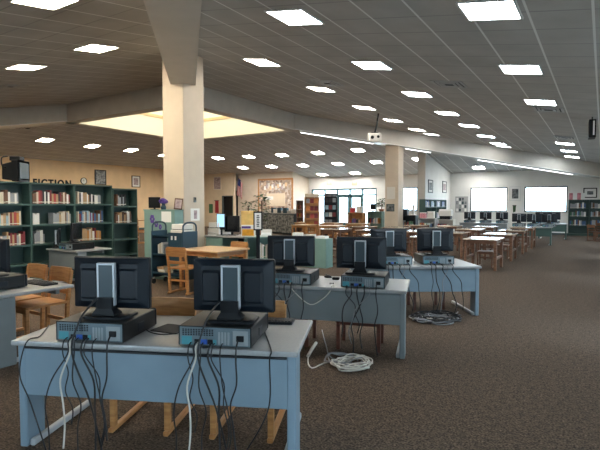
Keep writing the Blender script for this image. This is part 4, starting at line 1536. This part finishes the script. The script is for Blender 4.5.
for k in range(3):
    o = bpy.data.objects.new('book', _bmesh[('cream', 'white', 'tan')[k]]); COL.objects.link(o)
    mt = Matrix.Translation(cart.location) @ Matrix.Translation((-.1 - .02 * k, -.14, .2155 + .041 * k)) @ Matrix.Rotation(-PI / 2, 4, 'Y')
    l_, r_, _ = mt.decompose(); o.location = l_; o.rotation_euler = r_.to_euler(); o.scale = (.04, .2, .2)
    tag(o, f'{("cream", "white", "tan")[k]} book lying {("lowest", "in the middle", "topmost")[k]} in the stack on the cart bottom shelf', 'book', G2)

# service counter with printers
sc = thing('service_counter', 'grey topped teal service counter beside the white pillar', 'counter', (-6.72, 7.95, 0), 0)
Lc, Dc, Hc = 1.12, .60, .90
MB().box((-Lc / 2, -Dc / 2, Hc - .035), (Lc / 2, Dc / 2, Hc), .008).build('countertop', M['lam'], sc)
MB().box((-Lc / 2 + .02, -Dc / 2 + .03, .08), (-.06, Dc / 2 - .03, Hc - .035), .004).build('cabinet_body', M['teal'], sc)
MB().box((-Lc / 2 + .02, -Dc / 2 + .05, 0), (-.06, Dc / 2 - .03, .08)).build('plinth', M['green'], sc)
MB().box((Lc / 2 - .05, -Dc / 2 + .03, 0), (Lc / 2 - .01, Dc / 2 - .03, Hc - .035), .004).build('side_panel', M['teal'], sc)
MB().box((-.06, Dc / 2 - .06, .1), (Lc / 2 - .05, Dc / 2 - .03, Hc - .035)).build('back_panel', M['black2'], sc)
MB().box((-Lc / 2 + .05, -Dc / 2 + .022, .12), (-.09, -Dc / 2 + .03, Hc - .08), .003).build('door', M['teal'], sc)


def printer(label, x, y, z, w, dpt, h):
    t = thing('printer', label, 'printer', (x, y, z), 0)
    MB().box((-w / 2, -dpt / 2, 0), (w / 2, dpt / 2, h * .55), .012, seg=2).build('body', M['offwhite'], t)
    MB().box((-w / 2 + .01, -dpt / 2 + .02, h * .6), (w / 2 - .01, dpt / 2, h), .012, seg=2).build('scanner_lid', M['paper'], t)
    MB().box((-w / 2 + .03, -dpt / 2 + .03, h * .5), (w / 2 - .03, dpt / 2 - .02, h * .62)).build('paper_slot', M['black'], t)
    MB().box((-w / 2 + .06, -dpt / 2 - .05, h * .2), (w / 2 - .06, -dpt / 2 + .02, h * .24), .003).build('paper_tray', M['vent'], t)
    return t


printer('white printer standing on the top shelf of the navy book cart', -6.86, 6.605, .88 * 1.07 + .001, .36, .26, .24)
printer('white printer with dark slot on the service counter beside the pillar', -7.10, 7.95, Hc, .32, .42, .27)
q = on_y(221, 219, 7.80)
t = thing('display_screen', 'small screen glowing pale blue on the service counter', 'screen', (q.x, 7.80, Hc), .3)
MB().box((-.10, -.015, .12), (.10, .02, .47), .006).build('housing', M['black'], t)
MB().box((-.085, -.019, .18), (.085, -.015, .455)).build('display', M['bluescr'], t)
MB().box((-.08, -.07, 0), (.08, .09, .015), .004).box((-.02, .0, .01), (.02, .03, .14)).build('base', M['black'], t)
q = on_y(232, 222, 7.95)
t = thing('computer_monitor', 'black monitor on the far end of the service counter', 'monitor', (q.x, 7.95, Hc), .35)
MB().box((-.17, -.02, .07), (.17, .03, .42), .01).build('housing', M['black'], t)
MB().box((-.155, -.024, .085), (.155, -.02, .405)).build('screen', M['screen'], t)
MB().box((-.12, -.09, 0), (.12, .09, .016), .005).box((-.025, .0, .012), (.025, .03, .1)).build('base', M['black'], t)

# notices on the front pillar
yp = PY1 - .305
for lab, px0, py0, px1, py1, mm, f in (('white notice with figure taped to the front pillar', 190.5, 208.5, 199.5, 220.5, 'paper', 'photo2'),):
    a, b = on_x(px0, py0, PX1 + .305), on_x(px1, py1, PX1 + .305)
    t = thing('paper_notice', lab, 'notice', (PX1 + .305, (a.y + b.y) / 2, b.z), PI / 2)
    W, H = b.y - a.y, a.z - b.z
    MB().box((-W / 2, -.006, 0), (W / 2, 0, H)).build('sheet', M[mm], t)
    MB().box((-W * .15, -.009, H * .15), (W * .2, -.006, H * .85)).build('print', M[f], t)
a = on_x(194.5, 200, PX1 + .305)
t = thing('thermostat', 'small dark thermostat on the front pillar above the white notice', 'thermostat', (PX1 + .305, a.y, a.z - .05), PI / 2)
MB().box((-.035, -.025, 0), (.035, 0, .11), .006).build('body', M['photo3'], t)
MB().box((-.02, -.028, .06), (.02, -.025, .09)).build('dial', M['black'], t)
a, b = on_y(386.5, 204, PY2 - .305), on_y(394.5, 211.5, PY2 - .305)
t = thing('wall_plaque', 'dark square plaque on the far pillar', 'plaque', ((a.x + b.x) / 2, PY2 - .305, b.z))
W, H = b.x - a.x, a.z - b.z
MB().box((-W / 2, -.03, 0), (W / 2, 0, H), .005).build('plaque_frame', M['frame'], t)
MB().box((-W / 2 + .04, -.034, .04), (W / 2 - .04, -.03, H - .04)).build('panel', M['photo3'], t)
a, b = on_y(387, 187, PY2 - .305), on_y(395, 199, PY2 - .305)
t = thing('paper_notice', 'pale notice sheet on the far pillar above the dark plaque', 'notice', ((a.x + b.x) / 2, PY2 - .305, b.z))
MB().box((-(b.x - a.x) / 2, -.006, 0), ((b.x - a.x) / 2, 0, a.z - b.z)).build('sheet', M['offwhite'], t)

# sign stand
p = facing(258, 9.1)
t = thing('sign_stand', 'black floor stand holding a tall white sign', 'sign', p, YAW)
MB().lathe([(.15, 0), (.15, .015), (.03, .03)], 20).build('base', M['black'], t)
MB().box((-.035, -.012, .02), (.035, .012, 1.1), .004).build('pole', M['black'], t)
MB().box((-.085, -.03, 1.07), (.085, -.01, 1.43), .004).build('sign_frame', M['black'], t)
MB().box((-.062, -.034, 1.095), (.062, -.03, 1.40)).build('sign_panel', M['paper'], t)
mb = MB()
for k in range(7):
    z = 1.14 + k * .033
    mb.box((-.02 - .006 * (k % 2), -.036, z), (.022 + .008 * ((k + 1) % 3 == 0), -.034, z + .018))
mb.build('sign_marking', M['black2'], t)

# low display case with poster, cartons and leaning books
p0, p1 = facing(245, 9.4), facing(271, 9.4)
wd = (p1 - p0).length
pm = (p0 + p1) / 2 + nv * .18
dc = make_bookcase('bookcase', 'low teal display case behind the sign stand', (pm.x, pm.y, 0), YAW, wd, .92, .34, (.1, .5), 'teal', 'teal')
fill(dc, wd, .34, .5, .5, .95, 'upper shelf of the low teal display case', 'books in the display case', pal=['white', 'cream', 'grey', 'green', 'white'], hmin=.22, hmax=.3, wmin=.03, wmax=.05, seed=5)
fill(dc, wd, .34, .1, .05, .9, 'bottom shelf of the low teal display case', 'books in the display case', pal=['white', 'cream', 'grey', 'blue'], hmin=.22, hmax=.3, wmin=.04, wmax=.06, seed=6)
p = facing(248, 9.5)
t = thing('poster_stand', 'white poster stand with bright orange card on the display case', 'poster', (p.x, p.y, .92), YAW)
t.location = (p.x, p.y, .92)
MB().box((-.14, .02, 0), (.14, .05, .235), .004).build('panel', M['paper'], t)
MB().box((-.12, .012, .02), (.11, .02, .15)).build('card', M['orange'], t)
MB().box((-.13, .012, .165), (.05, .02, .21)).build('heading_strip', M['purple'], t)
MB().box((-.1, .05, 0), (.1, .11, .01)).build('base', M['paper'], t)
p = facing(248.5, 9.76)
t = thing('carton', 'straw yellow carton standing behind the orange poster', 'box', (p.x, p.y, .92), YAW)
MB().box((-.14, -.08, 0), (.13, .08, .50), .004).build('box_body', M['yellow'], t)
MB().box((-.145, -.085, .44), (.135, .085, .51), .004).build('lid', M['yellow'], t)
p = facing(266, 9.6)
t = thing('paper_tray', 'pale tray of papers on the low teal display case', 'tray', (p.x, p.y, .92), YAW)
MB().box((-.11, -.1, 0), (.11, .1, .03), .004).box((-.11, .08, 0), (.11, .1, .14)).build('tray', M['offwhite'], t)
MB().box((-.09, -.08, .03), (.09, .07, .07)).build('paper_stack', M['paper'], t)

# low teal bookcase with its back toward us
pr_ = at(326, 268.5, 0)
lb = make_bookcase('bookcase', 'low teal bookcase with its plain back toward us behind the monitors', (pr_.x - .6, pr_.y + .18, 0), PI, 1.2, .72, .34, (.09, .38), 'teal', 'teal')
for k in range(3):
    o = MB().box((-.13, -.1, 0), (.13, .1, .06 + .03 * k), .003).build('paper_stack', M['paper' if k != 1 else 'offwhite'], loc=(pr_.x - .2 - .36 * k, pr_.y + .17, .72), rz=.2 * k)
    tag(o, f'stack of white papers on the low teal bookcase, {("end nearer the aisle", "in the middle", "end nearer the sign stand")[k]}', 'papers', 'paper stacks on the low bookcase')


# ------------------------------------------------------------------ entrance side: mural, flag, racks, plants, low shelves
YM = 26.2
a, b = on_y(258.5, 179, YM), on_y(293.6, 216, YM)
W, H = b.x - a.x, a.z - b.z
mu = thing('wall_mural', 'large brown collage mural with pale inner panel on the back wall', 'mural', ((a.x + b.x) / 2, YM - .002, b.z))
MB().box((-W / 2, -.04, 0), (W / 2, 0, H)).build('collage_board', M['collage'], mu)
MB().box((-W / 2, -.07, H - .12), (W / 2, -.04, H)).box((-W / 2, -.07, 0), (-W / 2 + .1, -.04, H - .12)).box((W / 2 - .12, -.07, 0), (W / 2, -.04, H - .12)).build('mural_frame', M['oak'], mu)
i0_, i1_ = on_y(267, 193.5, YM), on_y(285.5, 206, YM)
cx = mu.location.x; cz_ = mu.location.z
MB().box((i0_.x - cx, -.06, i1_.z - cz_), (i1_.x - cx, -.04, i0_.z - cz_)).build('inner_panel', M['tan2'], mu)
MB().box((i0_.x - cx - .15, -.075, i0_.z - cz_ - .42), (i0_.x - cx + .55, -.06, i0_.z - cz_ - .2)).build('title_strip', M['paper'], mu)
for k in range(12):
    x = -W / 2 + .5 + k * (W - 1) / 12
    MB().box((x, -.055, H - .75 + .1 * (k % 3)), (x + .16, -.04, H - .5 + .1 * (k % 3))).build('sheet', M[('paper', 'photo2', 'offwhite', 'tan')[k % 4]], mu)

q = on_y(239.5, 196.5, 26.2)
fl = thing('flag', 'stars and stripes flag on a slanted pole before the pale wall', 'flag', (q.x, 26.2, q.z))
MB().tube([(0, -.03, 0), (.05, -.25, .35), (.36, -.5, 1.3)], .02, 8, smooth=0).build('pole', M['woodframe'], fl)
MB().lathe([(.0, -.03), (.04, 0), (.0, .05)], 10, (.36, -.5, 1.3)).build('finial', M['yellow'], fl)
bm = bmesh.new()
uvl = bm.loops.layers.uv.new('uv')
nx, nz = 8, 10
vv = []
for i in range(nx + 1):
    row = []
    for j in range(nz + 1):
        u_, v_ = i / nx, j / nz
        x = .02 + .33 * v_ + .50 * u_ * (1 - .45 * v_) - .05 * (1 - v_)
        y = -.27 - .22 * v_ - .06 * math.sin(u_ * 9 + v_)
        z = .12 + 1.12 * v_ - .32 * u_ * (1 - .0 * v_)
        row.append((bm.verts.new((x, y, z)), (u_, v_)))
    vv.append(row)
for i in range(nx):
    for j in range(nz):
        f = bm.faces.new([vv[i][j][0], vv[i + 1][j][0], vv[i + 1][j + 1][0], vv[i][j + 1][0]])
        for lp, (aa, bb) in zip(f.loops, ((i, j), (i + 1, j), (i + 1, j + 1), (i, j + 1))):
            lp[uvl].uv = (1 - bb / nz, 1 - aa / nx)
me = bpy.data.meshes.new('flag_cloth'); bm.to_mesh(me); bm.free(); me.materials.append(M['flag'])
for p_ in me.polygons:
    p_.use_smooth = True
o = bpy.data.objects.new('cloth', me); COL.objects.link(o); o.parent = fl
sd = o.modifiers.new('thick', 'SOLIDIFY'); sd.thickness = .008

q = on_y(217, 200.5, 25.8); q2 = on_y(217, 213, 25.8)
t = thing('red_banner', 'red banner hanging on the tan office wall beside the dark doorway', 'banner', (q.x, 25.8, q2.z))
MB().loft([[(-.17 + .34 * k / 8, -.03 - .018 * math.sin(k * 1.7), 0) for k in range(9)] + [(.17 - .34 * k / 8, -.005, 0) for k in range(9)], [(-.15 + .3 * k / 8, -.03 - .012 * math.sin(k * 1.7), q.z - q2.z) for k in range(9)] + [(.15 - .3 * k / 8, -.005, q.z - q2.z) for k in range(9)]]).build('cloth', M['red'], t)
MB().tube([(-.22, -.03, q.z - q2.z), (.22, -.03, q.z - q2.z)], .02, 6).build('rod', M['woodframe'], t)
q = on_y(211, 204, 25.8); q2 = on_y(211, 213, 25.8)
t = thing('wall_poster', 'green poster on the tan office wall beside the red banner', 'poster', (q.x, 25.8, q2.z))
MB().box((-.18, -.02, 0), (.18, 0, q.z - q2.z), .004).build('poster_frame', M['green'], t)
MB().box((-.15, -.024, .03), (.15, -.02, q.z - q2.z - .03)).build('sheet', M['green_card'], t)


def potted(label, px, depth, h, spread, n, seed, base=None, leaf='leaf', name='potted_plant'):
    q = deep(px, 205, depth)
    z = 0 if base is None else base
    t = thing(name, label, 'plant', (q.x, q.y, z))
    r = random.Random(seed)
    pr_ = min(.18, spread * .55)
    MB().lathe([(pr_ * .7, 0), (pr_, h * .16), (pr_ * 1.08, h * .18), (pr_ * .9, h * .18), (pr_ * .85, h * .16)], 16).build('pot', M['pot'], t)
    MB().tube([(0, 0, h * .15), (.02, .01, h * .5), (0, .02, h * .85)], .02 + h * .008, 8).build('stem', M['woodframe'], t)
    mb = MB()
    for k in range(n):
        a = r.uniform(0, 2 * PI); zc = h * r.uniform(.35, 1.0); rr = spread * r.uniform(.3, 1) * (1 - .4 * abs(zc / h - .65))
        L_ = .13 + .10 * r.random()
        c_ = Vector((rr * math.cos(a), rr * math.sin(a), zc))
        d_ = Vector((math.cos(a), math.sin(a), r.uniform(-.7, .5))).normalized()
        s_ = d_.cross(Vector((0, 0, 1))).normalized() * L_ * .28
        up = Vector((0, 0, L_ * .12))
        p0 = c_ - d_ * L_ * .5
        mb.poly([p0, c_ + s_ + up, c_ + d_ * L_ * .6]); mb.poly([p0, c_ + d_ * L_ * .6, c_ - s_ + up])
    mb.build('leaves', M[leaf], t)
    return t


potted('tall leafy potted plant standing before the collage mural', 261.5, 22.5, 2.05, .42, 150, 3)
potted('bushy potted plant on the storeroom side of the mural', 248, 23.5, 1.75, .4, 110, 4)

# low grey shelving under the mural
for k, (px, lab) in enumerate(((270, 'low grey cabinet under the mural, beside the tall plant'), (280, 'low grey cabinet under the middle of the mural'), (290, 'low grey cabinet under the mural, beside the white wall'))):
    q = deep(px, 205, 27 - k * .9)
    t = thing('cabinet', lab, 'cabinet', (q.x, q.y, 0), 0, 'grey cabinets under the mural')
    MB().box((-.38, -.22, .06), (.38, .22, 1.08), .006).build('body', M['insert'], t)
    MB().box((-.4, -.24, 1.08), (.4, .24, 1.12), .006).build('top_panel', M['lam'], t)
    for sx in (-1, 1):
        dr = MB().box((sx * .19 - .18, -.235, .1), (sx * .19 + .18, -.22, 1.04), .004).build('door', M['photo1'], t)
        MB().box((sx * .06 - .012, -.25, .5), (sx * .06 + .012, -.235, .64)).build('handle', M['silver'], dr)
    MB().box((-.36, -.2, 0), (.36, .2, .06)).build('plinth', M['black'], t)
    for j in range(3):
        o = MB().box((-.12, -.1, 0), (.12, .1, .14 + .07 * ((j + k) % 3)), .006).build('storage_box', M[('vent', 'offwhite', 'navy')[(j + k) % 3]], loc=(q.x - .26 + j * .26, q.y, 1.12))
        tag(o, f'{("grey", "white", "navy")[(j + k) % 3]} box on the {("first", "second", "third")[k]} grey cabinet under the mural, counting from the plant', 'box', 'boxes under the mural')


def display_rack(label, px, depth, h, wide, m, cols, seed, who):
    q = deep(px, 205, depth)
    t = thing('display_rack', label, 'rack', (q.x, q.y, 0), YAW * .9, 'magazine display racks')
    for sx in (-1, 1):
        MB().box((sx * wide / 2 - .02, -.12, 0), (sx * wide / 2 + .02, .14, h), .004).build('side_panel', M[m], t)
    MB().box((-wide / 2, .1, 0), (wide / 2, .13, h)).build('back_panel', M[m], t)
    r = random.Random(seed)
    n = 5
    for k in range(n):
        z = .25 + k * (h - .5) / (n - 1) * .95
        MB().box((-wide / 2 + .02, -.12, z - .02), (wide / 2 - .02, .1, z)).box((-wide / 2 + .02, -.12, z), (wide / 2 - .02, -.108, z + .05)).build('shelf', M[m], t)
        for j in range(3):
            c_ = r.choice(cols)
            w_ = (wide - .08) / 3
            o = MB().obox((0, 0, .13), (w_ * .88, .012, .25), (-.28, 0, 0)).build('magazine', _bm[c_])
            l_ = t.matrix_basis @ Vector((-wide / 2 + .04 + w_ * (j + .5), -.035, z + .003))
            o.location = l_; o.rotation_euler = (0, 0, YAW * .9)
            tag(o, f'{c_} magazine, {("bottom", "second", "middle", "fourth", "top")[k]} shelf of the {who}, {("first", "second", "third")[j]} from the mural', 'magazine', 'magazines on the display racks')
    MB().box((-wide / 2, -.02, h), (wide / 2, .1, h + .16), .004).build('header_panel', M['tan2' if m != 'black2' else 'photo3'], t)


display_rack('wooden magazine rack full of colourful covers before the entrance glazing', 312, 21.5, 1.9, .62, 'oak', ['red', 'white', 'brown', 'maroon', 'tan', 'grey', 'orange'], 1, 'wooden rack')
display_rack('dark magazine rack standing before the entrance glazing', 330.5, 23, 1.95, .6, 'black2', ['grey', 'white', 'black', 'blue', 'grey', 'maroon', 'pale blue'], 2, 'dark rack')
q = deep(300, 205, 24.8)
bc = make_bookcase('bookcase', 'narrow reddish oak bookcase beside the wooden magazine rack', (q.x, q.y, 0), YAW * .8, .36, 1.78, .34, (.1, .5, .9, 1.3), 'redoak', 'redoak')
for k, z in enumerate((.5, .9, 1.3)):
    fill(bc, .36, .34, z, .05, .9, f'{("third", "second", "top")[k]} shelf of the narrow oak bookcase', 'books in the narrow oak bookcase', pal=['brown', 'red', 'tan', 'orange', 'maroon'], wmin=.04, wmax=.06, seed=30 + k)
# emergency lights and signs over the entrance
for px, lab in ((329.5, 'small beige emergency light above the entrance, nearer the mural'), (355, 'small beige emergency light above the entrance, nearer the far pillar')):
    q = on_y(px, 184, YF)
    t = thing('emergency_light', lab, 'emergency light', (q.x, YF, q.z - .08))
    MB().box((-.2, -.08, 0), (.2, 0, .17), .01).build('housing', M['tan2'], t)
    for sx in (-1, 1):
        MB().lathe([(.05, 0), (.06, .04), (.04, .05)], 10, (sx * .13, -.04, .16)).build('lamp', M['offwhite'], t)

# low teal shelving with odds and ends before the entrance windows and under the third window
low = [(357, 22.0, 1.2, 'oak', 'low oak shelf before the entrance door'), (376, 22.4, 1.25, 'teal', 'low teal shelf between the entrance and the far pillar'), (409, 21.2, 1.1, 'black2', 'low dark shelf under the third window'), (428, 20.3, 1.0, 'vent', 'low grey shelf before the partition bookcase'), (446, 20.3, .95, 'offwhite', 'low pale shelf before the partition, nearer the windows')]
tops = {}
for k, (px, dep, h, m, lab) in enumerate(low):
    q = deep(px, 205, dep)
    w_ = .72
    bc = make_bookcase('low_shelf', lab, (q.x, q.y, 0), 0, w_, h, .36, (.1, h * .55), m, m, cat='shelf')
    fill(bc, w_, .36, h * .55, .05, .85, f'inside shelf of the {lab.split(" shelf")[0]} shelf {("by the door", "by the pillar", "under window", "of grey steel", "by printer")[k]}', 'books on the low shelves', wmin=.05, wmax=.08, hmin=.2, hmax=.27, seed=50 + k)
    tops[px] = (q, h)


def on_top(px, dx, name, cat, label, parts):
    q, h = tops[px]
    t = thing(name, label, cat, (q.x + dx, q.y, h))
    for nm, lo, hi, m in parts:
        MB().box(lo, hi, .008).build(nm, M[m], t)
    return t


on_top(357, -.2, 'storage_box', 'box', 'red storage box on the low oak shelf before the entrance', [('box_body', (-.1, -.1, 0), (.1, .1, .2), 'red'), ('lid', (-.11, -.11, .2), (.11, .11, .235), 'offwhite')])
on_top(357, .12, 'storage_box', 'box', 'white storage box on the low oak shelf before the entrance', [('box_body', (-.12, -.1, 0), (.12, .1, .26), 'offwhite'), ('lid', (-.13, -.11, .26), (.13, .11, .295), 'paper')])
on_top(376, -.16, 'computer_monitor', 'monitor', 'small black monitor on the low teal shelf', [('housing', (-.13, -.02, .08), (.13, .03, .36), 'black'), ('base', (-.1, -.08, 0), (.1, .08, .02), 'black'), ('neck', (-.02, -.01, .02), (.02, .02, .1), 'black')])
q, h = tops[376]
potted('leafy potted plant on the low teal shelf near the far pillar', 381.5, 22.4, .6, .24, 60, 9, base=h)
on_top(409, -.18, 'storage_box', 'box', 'dark storage box on the shelf under the third window', [('box_body', (-.14, -.12, 0), (.14, .12, .24), 'black2'), ('lid', (-.15, -.13, .24), (.15, .13, .28), 'insert')])
on_top(409, .2, 'tower_fan', 'fan', 'pale upright tower fan on the shelf under the third window', [('base', (-.09, -.09, 0), (.09, .09, .03), 'offwhite'), ('column', (-.05, -.05, .03), (.05, .05, .46), 'offwhite')])
on_top(428, -.2, 'storage_box', 'box', 'pink storage box on the low grey shelf', [('box_body', (-.12, -.1, 0), (.12, .1, .2), 'pink'), ('lid', (-.125, -.105, .2), (.125, .105, .235), 'offwhite')])
on_top(428, .14, 'storage_box', 'box', 'white storage box on the low grey shelf', [('box_body', (-.13, -.11, 0), (.13, .11, .24), 'offwhite'), ('lid', (-.135, -.115, .24), (.135, .115, .28), 'paper')])
on_top(446, .0, 'printer', 'printer', 'white printer with black base on the low pale shelf', [('body', (-.26, -.16, .14), (.26, .16, .36), 'offwhite'), ('base_tray', (-.22, -.16, 0), (.22, .16, .14), 'black'), ('scanner_lid', (-.24, -.15, .36), (.24, .15, .42), 'paper')])
for k, (px, dep, lab, m) in enumerate(((297, 16.2, 'white carton on a warm oak reading table before the mural', 'paper'), (456, 19.5, 'straw coloured carton on the reading table before the notice board', 'yellow'))):
    pass


# added glowing bars that copy bright streaks of light under the long beam
def on_beam(px, py):
    d = ray(px, py)
    t = (XB - Y2) / (d.x - d.y)
    return Vector((d.x * t, d.y * t, 0))


for lab, pa, pb in (('slim white glow streak added under the long beam, between skylight and far pillar', (300, 134), (374, 143)),
                    ('slim white glow streak added under the long beam, just beyond the far pillar', (405, 149), (431, 154)),
                    ('slim white glow streak added under the long beam, above the two windows', (477, 160), (573, 177))):
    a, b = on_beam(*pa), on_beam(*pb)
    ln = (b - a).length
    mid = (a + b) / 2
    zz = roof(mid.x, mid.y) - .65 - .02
    sl = thing('beam_streak', lab, 'glow streak', (mid.x, mid.y, zz), 0, 'added glow streaks under the beam')
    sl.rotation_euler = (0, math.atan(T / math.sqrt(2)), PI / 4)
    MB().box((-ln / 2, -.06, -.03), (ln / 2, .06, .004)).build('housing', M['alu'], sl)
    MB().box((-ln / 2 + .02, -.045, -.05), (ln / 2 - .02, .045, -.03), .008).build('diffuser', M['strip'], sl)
